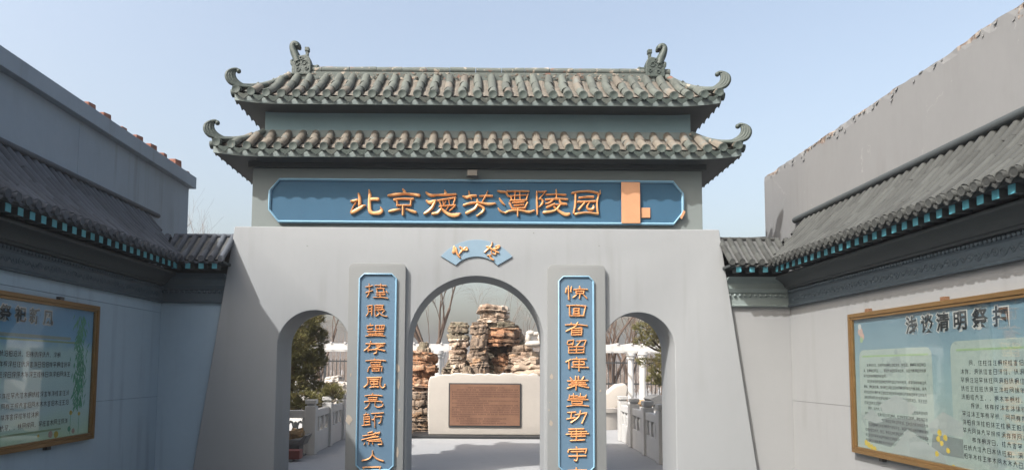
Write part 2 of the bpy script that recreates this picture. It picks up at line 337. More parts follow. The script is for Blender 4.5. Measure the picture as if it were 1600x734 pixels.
# pilasters
def chamf(x0, x1, z0, z1, c, n=3):
    pts = [(x0, z0), (x1, z0)]
    for k in range(n + 1):
        a = pi / 2 * k / n; pts.append((x1 - c + c * cos(a), z1 - c + c * sin(a)))
    for k in range(n + 1):
        a = pi / 2 + pi / 2 * k / n; pts.append((x0 + c + c * cos(a), z1 - c + c * sin(a)))
    return pts
YP = 9.70
pz = (az(410, YP, 590) + az(414, YP, 900)) / 2
PIL = []
for xl, xr in ((545, 634), (856, 946)):
    x0, x1 = ax(xl, 430, YP), ax(xr, 430, YP)
    MB().prism(chamf(x0, x1, 0.0, pz, .075), 'y', YP, YF + .01).build('pilaster', paintpil, gate, smooth=30, bevel=.01)
    PIL.append((x0, x1))
# flaked paint: thin pale chips where the undercoat shows
rc_ = random.Random(4)
def chip(px, py, w_, h_, Y, m=None, par=None):
    c = at(px, py, Y); pts = []
    for k in range(9):
        a = 2 * pi * k / 9; pts.append((c.x + w_ / 2 * cos(a) * rc_.uniform(.6, 1.15), c.z + h_ / 2 * sin(a) * rc_.uniform(.6, 1.15)))
    MB().prism(pts, 'y', Y - .0025, Y + .002).build('paint_chip', m or chipm, par or gate)
for px, py, w_, h_ in ((621, 574, .09, .13), (622, 600, .05, .16), (624, 640, .03, .04), (545, 655, .10, .17), (621, 706, .05, .14), (548, 585, .03, .07), (862, 588, .05, .09), (861, 660, .05, .10), (858, 640, .02, .03), (938, 610, .03, .05), (862, 610, .015, .02), (859, 628, .02, .015)):
    chip(px, py, w_, h_, YP)
# small dark anchor spots on the wall
b = MB()
for px, py in ((480, 384), (727, 378), (834, 364), (936, 384)):
    p = at(px, py, YF); b.tube([(p.x, YF + .01, p.z), (p.x, YF - .006, p.z)], .006, 6)
b.build('fixing_bolts', darkm, gate)

# ---- tile meshes (y along the slope, z outward)
def half_tile(r, L, n=7, th=.014):
    m = MB(); vs = []
    for (y, rr) in ((0, r), (L, r * .90)):
        for i in range(n):
            a = pi * i / (n - 1); vs.append((rr * cos(a), y, rr * sin(a) * 1.05))
        for i in range(n):
            a = pi * i / (n - 1); vs.append(((rr - th) * cos(a), y, (rr - th) * sin(a)))
    fs = []
    for i in range(n - 1):
        fs.append((i, i + 1, 2 * n + i + 1, 2 * n + i)); fs.append((i, n + i, n + i + 1, i + 1))
    m.add(vs, fs); return m
def disc_tile(r, L):
    m = MB(); n = 12
    vs = [(0, -.011, 0)] + [(r * .72 * cos(2 * pi * i / n), -.011, r * .72 * sin(2 * pi * i / n)) for i in range(n)]
    vs += [(r * .80 * cos(2 * pi * i / n), -.014, r * .80 * sin(2 * pi * i / n)) for i in range(n)]
    vs += [(r * cos(2 * pi * i / n), -.014, r * sin(2 * pi * i / n)) for i in range(n)]
    vs += [(r * cos(2 * pi * i / n), L, r * sin(2 * pi * i / n)) for i in range(n)]
    fs = [(0, 1 + i, 1 + (i + 1) % n) for i in range(n)]
    for k in range(3):
        o = 1 + k * n; fs += [(o + i, o + (i + 1) % n, o + n + (i + 1) % n, o + n + i) for i in range(n)]
    m.add(vs, fs); return m
def drip_tile(w_, h, th=.014):
    pts = [(-w_ / 2, .005), (-w_ * .47, -h * .42), (-w_ * .25, -h * .72), (0, -h), (w_ * .25, -h * .72), (w_ * .47, -h * .42), (w_ / 2, .005), (w_ * .25, -.018), (0, -.026), (-w_ * .25, -.018)]
    return MB().prism(pts, 'y', 0, th)
GT_L = .34
me_gt = half_tile(.068, 1.0).mesh('tile', tileg, smooth=50)
me_gtw = half_tile(.068, 1.0).mesh('tile', tilew, smooth=50)
me_gd = disc_tile(.060, .05).mesh('round_tile_end', tilecap, smooth=40)
me_gp = drip_tile(.168, .105).mesh('drip_tile', tilecap, bevel=.003, bseg=1)
me_gp2 = drip_tile(.168, .105).mesh('drip_tile', tileg, bevel=.003, bseg=1)

def roof(name, W, Yf, Yb, ze, Wt, Yft, Ybt, zt_, nseg, me_t, pitch=.22, lift=.07, ridge=True):
    """hipped tile roof: eave rectangle (W, Yf..Yb) at ze, top rectangle (Wt, Yft..Ybt) at zt_"""
    root = link(bpy.data.objects.new(name, None), gate)
    def lift_(x, y):
        ex = max(0, (abs(x) - (W - .75)) / .75); return lift * ex * ex
    def prof(t): return t * (.72 + .28 * t)
    def surf(side, u, t):   # u along eave coordinate (x or y), t 0..1
        z = ze + (zt_ - ze) * prof(t)
        if side == 'f': return V((XC + u, Yf + (Yft - Yf) * t, z + lift_(u, 0) * (1 - t) ** 2))
        if side == 'b': return V((XC + u, Yb + (Ybt - Yb) * t, z + lift_(u, 0) * (1 - t) ** 2))
        s = -1 if side == 'l' else 1
        return V((XC + s * (W + (Wt - W) * t), u, z + lift_(W, 0) * (1 - t) ** 2))
    # deck: four slopes with pans, soffit plate and fascia
    dk = MB(); NT = 6
    def tmax_x(x): return 1.0 if abs(x) <= Wt else max(.0, (W - abs(x)) / (W - Wt))
    def tmax_y(y):
        if y < Yft: return max(0, (y - Yf) / (Yft - Yf))
        if y > Ybt: return max(0, (Yb - y) / (Yb - Ybt))
        return 1.0
    for side in 'fblr':
        us = []
        if side in 'fb':
            k = int(2 * W / pitch * 4); us = [-W + 2 * W * i / k for i in range(k + 1)]; tm = tmax_x
        else:
            k = int((Yb - Yf) / pitch * 4); us = [Yf + (Yb - Yf) * i / k for i in range(k + 1)]; tm = tmax_y
        k0 = len(dk.v); vs = []; fs = []
        for u in us:
            T = tm(u)
            for j in range(NT + 1):
                t = T * j / NT; p = surf(side, u, t)
                ph = ((u - (0 if side in 'fb' else Yf)) / pitch + .5) % 1
                dz = -.03 * (1 - abs(2 * ph - 1)) * min(1, T * 3) + .02 * ((t * (nseg * 2.2)) % 1 < .25) * min(1, T * 3)
                vs.append((p.x, p.y, p.z + dz - .006))
        for i in range(len(us) - 1):
            for j in range(NT): fs.append([i * (NT + 1) + j, (i + 1) * (NT + 1) + j, (i + 1) * (NT + 1) + j + 1, i * (NT + 1) + j + 1])
        dk.add(vs, fs)
    dk.build('pan_tiles', tilepan, root)['kind'] = 'stuff'
    # fascia + soffit (solid slab)
    fz = .085
    sl = MB(); ov = .03
    k = 40; xs = [-W + ov + (2 * W - 2 * ov) * i / k for i in range(k + 1)]
    top = []; 
    for yy in (Yf + ov, Yb - ov):
        for x in xs:
            l_ = lift_(x, 0); sl.v.append((XC + x, yy, ze - .035 + l_)); sl.v.append((XC + x, yy, ze - .035 - fz + l_ * .9))
    n = (k + 1) * 2
    for i in range(k):
        a, c = 2 * i, 2 * i + 2
        for f in ([a, c, c + 1, a + 1], [n + a, n + a + 1, n + c + 1, n + c], [a, n + a, n + c, c], [a + 1, c + 1, n + c + 1, n + a + 1]): sl.f.append(f); sl.mi.append(0)
    for e in (0, 2 * k): sl.f.append([e, e + 1, n + e + 1, n + e]); sl.mi.append(0)
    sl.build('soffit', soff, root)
    fm = MB()
    for i in range(k):
        x0, x1 = xs[i], xs[i + 1]; l0, l1 = lift_(x0, 0), lift_(x1, 0); y0, y1 = Yf + ov - .012, Yf + ov - .001
        za, zb2 = ze - .04, ze - .04 - fz
        fm.add([(XC + x0, y0, za + l0), (XC + x1, y0, za + l1), (XC + x1, y0, zb2 + l1 * .9), (XC + x0, y0, zb2 + l0 * .9),
                (XC + x0, y1, za + l0), (XC + x1, y1, za + l1), (XC + x1, y1, zb2 + l1 * .9), (XC + x0, y1, zb2 + l0 * .9)],
               [(0, 3, 2, 1), (4, 5, 6, 7), (2, 3, 7, 6), (0, 1, 5, 4)])
    fm.build('fascia', corng, root)
    # cover tiles, round ends, drip tiles
    def column(side, u, T, stuff=None):
        L = T
        segs = max(1, round(nseg * L)) if T > .12 else 0
        for i in range(segs):
            t0, t1 = T * i / segs, T * (i + 1) / segs
            p0, p1 = surf(side, u, t0), surf(side, u, min(1, t1 + .02))
            d = p1 - p0; nrm = V((0, 0, 1)) 
            jit = random.uniform(-.006, .006)
            m = frame(p0 + V((0, 0, .012 + .004 * (segs - i))), d, nrm) @ Matrix.Diagonal((1 + random.uniform(-.04, .04), d.length + .015, 1, 1))
            m = m @ Matrix.Rotation(random.uniform(-.045, .045), 4, 'Z')
            me = me_t if random.random() > .12 else (me_gtw if me_t is me_gt else me_gt)
            inst(me, 'tile', root, m)
        p0 = surf(side, u, 0)
        od = {'f': V((0, 1, 0)), 'b': V((0, -1, 0)), 'l': V((1, 0, 0)), 'r': V((-1, 0, 0))}[side]
        tilt = (od + V((0, 0, .12 + random.uniform(-.05, .05)))).normalized()
        inst(me_gd, 'round_tile_end', root, frame(p0 - od * .045 + V((0, 0, .012)), tilt, V((0, 0, 1))))
    n = int(W / pitch)
    for i in range(-n, n + 1):
        x = i * pitch; column('f', x, tmax_x(x))
        if i < n:
            p = surf('f', x + pitch / 2, 0)
            inst(me_gp if random.random() < .7 else me_gp2, 'drip_tile', root, frame(p + V((0, -.055, -.012)), V((0, 1, .22)), V((random.uniform(-.04, .04), 0, 1))))
    m_ = int((Yb - Yf) / pitch)
    for s_, od in (('l', V((1, 0, 0))), ('r', V((-1, 0, 0)))):
        for i in range(1, m_ + 1):
            y = Yf + (i - .35) * pitch
            if y > Yb - .05: continue
            column(s_, y, tmax_y(y))
            p = surf(s_, y + pitch / 2, 0)
            if y + pitch / 2 < Yb: inst(me_gp, 'drip_tile', root, frame(p - od * .035 + V((0, 0, -.012)), od + V((0, 0, .1)), V((0, 0, 1))))
    bk = MB()   # back slope, never the near side: one piece
    for i in range(-n, n + 1):
        x = i * pitch; T = tmax_x(x)
        if T > .12: bk.tube([surf('b', x, 0), surf('b', x, T)], .066, 8)
    bk.build('rear_cover_tiles', tileg, root, smooth=50)['kind'] = 'stuff'
    # teeth seen from below along the side eaves
    # hip ridges with curls at the corners
    for s in (-1, 1):
        for yy0, yy1 in ((Yf, Yft), (Yb, Ybt)):
            pts = []
            for j in range(11):
                t = j / 10; x = s * (W - .02 + (Wt - W) * t); y = yy0 + (yy1 - yy0) * t
                z = ze + (zt_ - ze) * prof(t) + lift * (1 - t) ** 2 + .055 + .02 * (1 - t) - .03 * sin(pi * t)
                pts.append((XC + x, y, z))
            hp = MB(); hp.tube(pts, [.04] + [.046] * 9 + [.05], 8); hp.build('hip_ridge', ridgem, root, smooth=50)
            # crest curl: ribbed horn sweeping out and back in
            c0 = V(pts[0]); cu = MB(); sy = -1 if yy0 == Yf else 1
            dirx = V((s * .94, sy * .34, 0))
            base = [(-.28, .0), (-.14, -.005), (-.02, .035), (.035, .105), (.035, .18), (-.005, .235), (-.055, .235)]
            for kx, (off, rr) in enumerate(((0, .024), (.034, .022), (.064, .019), (-.032, .022))):
                pp = []
                for q, (a, z) in enumerate(catmull(base, 4)):
                    f_ = min(1, q / 8); tip = max(0, (q - 17) / 7)
                    nx, nz = (.9, -.42)
                    pp.append(c0 + dirx * (a + nx * off * f_ * (1 - tip)) + V((0, 0, z + nz * off * f_ * (1 - tip) + .01)) + V((0, sy * off * .25, 0)))
                R = [rr * (.55 + .95 * sin(pi * min(1, (q + 3) / 27))) for q in range(len(pp))]
                cu.tube(pp, R, 7)
            cu.ball(c0 + dirx * -.06 + V((0, 0, .222)), .036, 10, 6)
            cu.build('crest_curl', ornm, root, smooth=60)
    return root, surf

# lower tier
YE1 = 9.46; ze1 = az(233, YE1); WE1 = hw(327, 1161, 240, YE1)
YU = 9.93; YUB = 10.85; WU = hw(413, 1078, 195, YU)
zl_top = az(213.5, YU)
roof('lower_roof', WE1, YE1, 11.30, ze1, WU + .02, YU - .01, YUB + .01, zl_top, 1.6, me_gtw)
# upper band wall
YE2 = 9.56; ze2 = az(151, YE2); WE2 = hw(361, 1129, 155, YE2)
b = MB(); b.box(XC - WU, XC + WU, YU, YUB, zs1, ze2 - .05); b.build('upper_wall', teal, gate, bevel=.006)
b = MB()
nn = int(2 * WU / .22)
b.box(XC - WU - .02, XC + WU + .02, YU - .03, YU + .02, zl_top - .06, zl_top + .075)
b.build('wall_flashing', corng, gate, bevel=.01)
YR = 10.38; zr = az(125.5, YR); WR = hw(452, 1042, 118, YR)
roof('upper_roof', WE2, YE2, 11.20, ze2, WR, YR - .04, YR + .04, zr, 3, me_gt)
# main ridge with rings of small tiles, peeling
rg = link(bpy.data.objects.new('main_ridge', None), gate)
b = MB(); b.box(XC - WR + .2, XC + WR - .2, YR - .06, YR + .06, zr - .05, zr + .10); b.build('ridge_base', ridgem, rg, bevel=.012)
xx = XC - WR + .12; i = 0
while xx < XC + WR - .2:
    L = random.uniform(.36, .44); dz = random.uniform(-.006, .006)
    b = MB(); b.tube([(xx, YR, zr + .145 + dz), (xx + L - .008, YR, zr + .145 + random.uniform(-.006, .006))], .056, 10); b.build('ridge_tile', ridgem, rg, smooth=50)
    xx += L
# broken mortar lumps along the ridge foot
b = MB()
for i in range(150):
    x = XC + random.uniform(-WR + .2, WR - .2); r = random.uniform(.008, .022)
    b.ball((x, YR - .075 - random.uniform(0, .05), zr + random.uniform(-.02, .06) ), r, 5, 3, (1.6, .8, .7))
b.build('loose_mortar', tilepan, rg)['kind'] = 'stuff'
# ridge-end beasts
def beast(s):
    xa = XC + s * (WR - .20)
    r_ = link(bpy.data.objects.new('ridge_beast', None), gate)
    def P(u, z): return (xa - s * u, zr + .02 + z * .96)      # u towards the middle of the roof
    body = [(-.15, .02), (-.145, .16), (-.17, .20), (-.175, .26), (-.14, .29), (-.13, .24), (-.10, .27), (-.075, .33), (.02, .35), (.07, .36), (.13, .32), (.155, .24), (.16, .12), (.15, .02)]
    m = MB().prism([P(*q) for q in body], 'y', YR - .085, YR + .085); m.build('body', ornm, r_, bevel=.015)
    t = MB(); pts = [(-.06, .24), (-.095, .35), (-.135, .44), (-.15, .52), (-.12, .56), (-.075, .545), (-.07, .51)]
    cp = catmull(pts, 4)
    for dy, rr in ((-.05, .050), (0, .058), (.05, .050)):
        t.tube([V((P(a, z)[0], YR + dy, P(a, z)[1])) for a, z in cp], [rr * (1.25 - .55 * k / len(cp)) for k in range(len(cp))], 8)
    t.build('tail', ornm, r_, smooth=60)
    h = MB(); x, z = P(.075, .34); h.box(x - .022, x + .022, YR - .03, YR + .03, z, z + .10); h.box(x - .034, x + .034, YR - .04, YR + .04, z + .10, z + .165)
    h.build('sword_hilt', ornm, r_, bevel=.008)
    n_ = MB(); x, z = P(.155, .185); n_.tube([(x, YR, z), (x - s * .07, YR, z + .002)], [.028, .03], 8); n_.ball((x - s * .085, YR, z), .037, 8, 6); n_.build('snout', ornm, r_, smooth=60)
    # relief on the cheeks
    q = MB()
    for (u, z, rr) in ((-.06, .20, .04), (.05, .22, .045), (.09, .12, .03), (-.04, .1, .035), (.0, .29, .03)):
        px, pz_ = P(u, z)
        for k in range(14):
            a0 = 2 * pi * k / 14
        q.tube([(px + rr * cos(a) * (1 - a / 14), YR - .09, pz_ + rr * sin(a) * (1 - a / 14)) for a in [j * .6 for j in range(13)]], .009, 5)
    q.build('scroll_relief', ornm, r_, smooth=60)
beast(-1); beast(1)

# ================================================================ NAME BOARD
YN = YBAND - .035
nb = thing('name_board', 'long blue name board with gilt raised characters under the lower gate roof', 'sign', (XC, YN, az(316, YN)))
xl, xr = ax(420, 316, YN), ax(1068, 316, YN); z0, z1 = az(350, YN), az(281, YN)
cx, cz = .155, .19
def octo(i): return [(xl + cx, z0 + i), (xr - cx, z0 + i), (xr - i, z0 + cz), (xr - i, z1 - cz), (xr - cx, z1 - i), (xl + cx, z1 - i), (xl + i, z1 - cz), (xl + i, z0 + cz)]
MB().prism(octo(.02), 'y', YN, YBAND + .01).build('panel', boardblue, nb)
O, I = octo(0), octo(.034)
I = [(x + (0 if k in (0, 1, 4, 5) else 0), z) for k, (x, z) in enumerate(I)]
r = MB(); 
vs = []
for k in range(8):
    mx_, mz_ = (O[k][0] + I[k][0]) / 2, (O[k][1] + I[k][1]) / 2
    vs += [(O[k][0], YN + .02, O[k][1]), (O[k][0], YN - .028, O[k][1]), (mx_, YN - .036, mz_), (I[k][0], YN - .02, I[k][1]), (I[k][0], YN + .004, I[k][1])]
r.add(vs, [[k * 5 + j, k * 5 + j + 1, ((k + 1) % 8) * 5 + j + 1, ((k + 1) % 8) * 5 + j] for k in range(8) for j in range(4)])
r.build('frame', rimblue, nb, smooth=25)
ca = [
 "70,240,26 110,235,34 150,225,30|165,140,22 178,200,34 178,300,36|130,260,14 95,310,12 70,380,24|75,385,40 150,345,42 215,305,34 250,287,10|295,95,14 305,160,36 300,280,38 310,370,44 370,388,42 430,380,48 455,350,36 437,310,8|315,218,36 360,212,40 415,215,40",
 "715,85,14 735,110,30 740,135,40|535,168,26 620,155,38 740,145,26 850,155,34 925,165,42|605,222,22 645,240,20 645,300,18|605,218,26 700,208,22 800,212,26 850,212,28|820,225,24 815,290,24|640,290,22 820,290,22|720,290,26 718,410,28|545,368,28 600,355,36 680,340,22|760,340,22 820,360,36 880,378,32",
 "1005,125,18 1050,160,36 1130,165,20|1090,160,16 1200,160,24 1385,152,26|1238,100,12 1250,130,30 1250,155,36|1010,230,20 1050,255,44 1100,240,34 1130,228,22|1120,240,30 1080,320,34 1020,375,36 985,395,28|1150,232,22 1260,212,20 1380,195,22|1370,205,22 1345,295,20|1175,240,18 1195,300,18 1195,340,22|1215,220,12 1225,290,12|1290,215,12 1300,280,12|1255,240,10 1230,290,10|1170,305,18 1270,295,18 1375,290,24|1190,340,28 1150,385,38 1085,395,32|1190,320,22 1240,370,34 1310,410,44 1390,410,46 1440,390,12|1370,300,18 1300,360,14|1290,300,12 1255,350,12"]
cb = [
 "20,150,14 60,165,32 110,150,28 170,148,22|88,95,10 100,150,18 118,185,10|205,150,18 345,150,20|295,95,10 265,160,16 235,210,14|178,180,12 182,215,28|30,252,24 110,228,24 200,225,22 300,240,30 375,232,20|185,235,26 150,290,28 60,338,32|190,250,18 245,280,28 240,320,26 175,368,20",
 "400,95,14 440,105,24 490,110,20 515,150,20 560,155,10|420,175,14 445,215,22 480,250,10|405,280,10 430,315,20 470,332,16|500,100,18 620,98,16 740,100,20|590,105,11 585,190,11|640,105,11 645,190,11|540,145,16 555,200,16|545,150,12 715,140,12|730,130,12 710,200,18|535,200,18 720,195,16|530,225,20 560,285,18|560,225,16 690,215,16|725,220,18 695,280,18|575,255,13 685,245,13|555,285,16 700,280,16|480,335,24 540,312,24 640,308,22 740,325,28 800,305,16|618,285,16 620,370,18",
 "825,95,12 828,220,20 832,355,16|840,105,14 890,105,14 930,95,10|925,100,12 850,185,14|855,175,14 890,200,20 880,240,22 845,275,10|925,135,16 1035,132,14 1140,138,20|1037,80,12 1040,175,18|920,190,18 1050,182,20 1160,188,20|1000,195,18 960,225,20 920,235,16|1075,190,18 1085,225,22 1150,240,24|930,275,22 1000,245,20 1020,230,12|1010,245,14 1130,245,14|1080,245,20 1020,310,24 900,330,30|1010,265,14 1060,310,26 1130,350,36 1180,345,28",
 "1205,120,20 1280,105,20 1400,100,20 1490,120,24|1510,90,8 1515,130,12|1245,130,20 1245,230,20 1225,340,18|1500,130,20 1480,230,20 1492,350,18|1240,348,26 1360,332,20 1490,345,24|1285,170,20 1360,160,18 1440,160,24|1270,215,24 1370,212,18 1460,208,26|1345,220,18 1280,300,22|1400,215,14 1370,270,18 1400,298,26 1440,285,28 1440,250,10"]
def glyph(parent, s, ox, oy, sc, Y, h, dw=None, wmul=1.0):
    mb = MB()
    for st in s.split('|'):
        P = []
        pts = st.split()
        for k, t in enumerate(pts):
            q = [float(a) for a in t.split(',')]
            if len(q) == 2:
                q.append(dw * (.85 if k == 0 else 1.0 if k < len(pts) - 1 else 1.15))
            p = at(ox + q[0] / sc, oy + q[1] / sc, Y); P.append((p.x, p.z, q[2] * wmul / sc * Y / F))
        brush(mb, P, Y, h)
    return mb.build('character', copper, parent, smooth=50)
for s in ca: glyph(nb, s, 540, 285, 8, YN - .002, .038, wmul=1.18)
for s in cb: glyph(nb, s, 720, 285, 6.957, YN - .002, .036, wmul=1.2)
def plate(name, parent, x0, x1, y0, y1, Y, m, th=.018, bev=.004, yl=None):
    a = at(x0, y1, Y); c = at(x1, y0, Y); b_ = MB(); b_.box(a.x, c.x, Y - th, Y + .003, a.z, c.z); return b_.build(name, m, parent, bevel=bev)
cpl = tag(MB().box(ax(970, 320, YN), ax(999, 320, YN), YN - .055, YN - .035, az(350, YN, 985), az(286, YN, 985)).build('cover_plate', copperplate, nb, bevel=.004), 'tall copper cover plate right of the gilt characters')
plate('cover_plate', nb, 1001.5, 1015.5, 325, 340.5, YN, copperplate, .02)
b = MB(); p = [at(x, y, YN) for x, y in ((1061, 341), (1067, 329), (1070, 332), (1064, 343))]
b.prism([(q.x, q.z) for q in p], 'y', YN - .042, YN - .034); b.build('paint_chip', copperplate, nb)

# fan plaque
YA = YF - .022
fp = thing('fan_plaque', 'small blue fan-shaped plaque with two cursive gilt characters above the central arch', 'sign', at(744, 400, YA))
fc = at(744.5, 445.6, YA); ro, ri = 72.6 / 107.5, 45.6 / 107.5
pts = [(fc.x + ro * sin(a), fc.z + ro * cos(a)) for a in [radians(-51 + 102 * k / 20) for k in range(21)]] + [(fc.x + ri * sin(a), fc.z + ri * cos(a)) for a in [radians(46 - 92 * k / 18) for k in range(19)]]
MB().prism(pts, 'y', YA, YF + .01).build('plaque', fanblue, fp, bevel=.004)
for s in ("325,200,45 335,260,75 320,330,85|360,230,45 400,370,40 455,435,36|445,210,36 500,260,46 430,370,26|500,290,50 580,220,42 600,270,50 540,280,34",
          "1120,115,26 1110,170,30 1060,230,55|1010,200,45 1100,250,48 1230,320,40 1260,330,34|1050,240,45 960,325,36|1190,200,34 1270,190,55 1230,240,55 1150,250,44|1100,290,26 1110,340,26 1180,370,34 1200,320,26|1020,390,36 1100,380,30|1060,390,22 1100,450,45 1150,480,44"):
    glyph(fp, s, 685, 370, 13.33, YA - .001, .024)

# couplet panels on the pilasters
L1 = ["75,85 125,75|100,60 103,120 85,155|75,125 125,110|140,72 225,75|185,60 183,85|150,95 210,95|155,95 160,125|205,95 205,125|150,125 215,122|222,112 232,125|150,140 215,138|180,125 180,160|130,158 190,158 235,165",
 "85,220 125,215|92,220 95,270 80,290|122,215 118,290|95,240 118,240|95,262 118,258|140,215 205,215|145,215 145,290 175,275|200,215 195,245|145,232 198,230|145,248 205,245|160,250 190,285 230,295|215,250 195,270",
 "110,345 110,358|85,362 130,358|90,362 88,385 125,382|145,360 210,358|150,360 148,385|212,358 205,388|175,360 175,382|192,360 192,382|145,385 205,385|85,403 205,400|95,420 200,418|150,400 150,432|75,435 150,430 215,435",
 "75,490 150,490 215,488|112,470 105,505 65,540|95,510 95,545|150,505 205,505|185,510 150,525|100,535 160,530 215,540|150,525 155,550 135,560",
 "140,592 142,605|75,612 145,605 220,612|110,622 185,622|112,622 115,640|182,622 180,640|112,640 182,640|100,655 195,652|100,655 90,690|195,652 190,688|120,668 175,667|122,668 124,685|172,668 170,684|120,684 175,684"]
L2 = ["85,68 190,65|92,70 92,110 65,135|185,68 180,120 195,140 215,130 215,115|105,82 170,80|110,95 165,93|110,95 112,115|163,95 162,113|110,115 165,113|137,85 138,135|105,138 140,132 170,135",
 "125,178 127,192|70,198 130,192 195,198|95,210 160,210|97,210 100,228|157,210 155,228|97,226 158,226|70,245 75,238 185,238 190,248|105,245 95,270 70,290|145,245 145,270 165,280 200,270 200,258",
 "60,335 100,330|80,320 75,335|115,325 205,320|150,335 145,350|65,350 105,348|65,348 65,410|105,348 105,395|65,365 105,365|65,385 105,383|50,412 75,408 110,405|140,350 195,345|140,350 142,425|190,345 185,385 170,395|120,370 140,365",
 "90,465 125,455|150,460 130,480|55,485 110,478 180,460|180,460 170,475|45,515 100,500 150,485|110,500 170,490|85,520 185,508|100,525 190,522|190,522 195,545 165,548|70,535 65,550|100,535 98,548|125,533 128,547",
 "125,592 125,620 100,650 50,665|125,620 155,650 205,668",
 "55,712 185,710|60,712 60,780|180,712 178,735|60,735 180,735|60,752 190,752|60,785 100,770|120,735 150,775 200,790"]
R1 = ["78,90 72,125|92,75 95,175|115,80 108,120|172,78 175,92|130,105 175,98 230,103|145,115 205,115|148,115 148,130|203,115 200,130|148,132 202,132|175,135 172,165|150,140 125,160|200,140 225,165",
 "80,218 150,215 220,222|100,222 102,290|215,222 200,290|100,290 205,290|130,238 170,238|132,238 132,275|168,238 167,275|132,256 168,256|125,275 172,275",
 "110,340 120,352|160,335 150,352|70,355 150,352 228,362|150,355 130,372 75,400|115,380 190,378|118,380 115,428|190,378 185,428|118,395 185,393|118,410 185,408|115,427 185,425",
 "85,470 130,462|90,470 85,495 130,490|130,462 120,500|150,470 220,465|180,470 150,505|218,465 205,500|90,512 200,510|95,512 95,558|205,510 200,555|95,535 200,532|150,512 150,555|95,556 205,553",
 "110,600 75,620|95,615 97,670|150,585 155,600|120,600 220,600|125,618 205,618|125,618 130,640|205,618 205,638|125,640 208,638|115,655 235,660|170,600 168,685"]
R2 = ["145,55 145,85|165,55 165,85|105,65 120,85|205,60 190,80|85,92 235,88|110,105 215,105|95,120 225,118|150,95 148,155|140,125 85,145|165,125 240,140",
 "100,190 98,215|98,200 160,198|130,180 130,212|180,180 178,212|222,190 215,212|160,205 222,203|95,215 215,213|85,228 235,225|115,238 195,238|117,238 119,255|193,238 190,255|117,255 193,255|80,275 150,265 240,272",
 "85,318 145,315|115,318 112,360|80,365 140,355|140,335 225,320|225,320 200,375 190,395|180,305 165,350 110,390",
 "95,437 205,435|95,455 225,455|75,475 240,470|110,490 215,488|150,437 150,520|115,455 115,490|185,455 185,490|105,520 210,515",
 "150,565 155,578|95,585 90,605|95,585 225,580|225,580 215,610|110,600 205,598|95,632 220,630|155,600 158,640 150,665 135,660",
 "150,715 152,728|90,735 85,752|90,735 225,733|225,733 218,752|110,758 205,756|110,758 112,800|205,756 202,800|155,742 155,800|110,780 205,780|110,800 205,800"]
YQ = YP - .012
for side, (xl_, xr_, yt, A1, A2, ox) in enumerate(((561, 620.5, 427, L1, L2, 555), (872, 928, 431, R1, R2, 868))):
    cxm = at((xl_ + xr_) / 2, 500, YQ).x
    cp_ = thing('couplet_panel', ('tall blue couplet panel on the pilaster between left and central arches', 'tall blue couplet panel on the pilaster between central and right arches')[side], 'sign', (cxm, YQ, .3))
    x0, x1 = ax(xl_, 440, YQ), ax(xr_, 440, YQ); zt1 = az(yt, YQ, (xl_ + xr_) / 2); zb1 = .16; c = .075
    def oc(i, c=c): return [(x0 + c, zb1 + i), (x1 - c, zb1 + i), (x1 - i, zb1 + c), (x1 - i, zt1 - c), (x1 - c, zt1 - i), (x0 + c, zt1 - i), (x0 + i, zt1 - c), (x0 + i, zb1 + c)]
    MB().prism(oc(.012), 'y', YQ, YP + .01).build('panel', panelblue, cp_)
    O, I = oc(0), oc(.024); vs = []
    for k in range(8):
        mx_, mz_ = (O[k][0] + I[k][0]) / 2, (O[k][1] + I[k][1]) / 2
        vs += [(O[k][0], YQ + .014, O[k][1]), (O[k][0], YQ - .02, O[k][1]), (mx_, YQ - .026, mz_), (I[k][0], YQ - .014, I[k][1]), (I[k][0], YQ + .003, I[k][1])]
    r = MB(); r.add(vs, [[k * 5 + j, k * 5 + j + 1, ((k + 1) % 8) * 5 + j + 1, ((k + 1) % 8) * 5 + j] for k in range(8) for j in range(4)])
    r.build('frame', rimblue, cp_, smooth=25)
    for s in A1: glyph(cp_, s, ox, 430, 4.586, YQ - .001, .024, 10.5 if len(s) < 190 else 8.5)
    for s in A2: glyph(cp_, s, ox, 575, 4.616, YQ - .001, .024, 11 if len(s) < 190 else 8.5)

# floodlight under the lower eave
YL = 9.66; p = at(738, 270, YL)
fl = thing('floodlight', 'small square floodlight under the lower eave above the name board', 'lamp', p)
MB().box(p.x - .082, p.x + .082, YL, YL + .06, p.z - .05, p.z + .05).build('housing', metalf, fl, bevel=.006)
MB().box(p.x - .07, p.x + .07, YL - .008, YL + .004, p.z - .04, p.z + .04).build('lens', lampg, fl, bevel=.004)
MB().tube([(p.x, YL + .05, p.z + .03), (p.x, YBAND, p.z + .06)], .012, 6).build('bracket', metalf, fl)

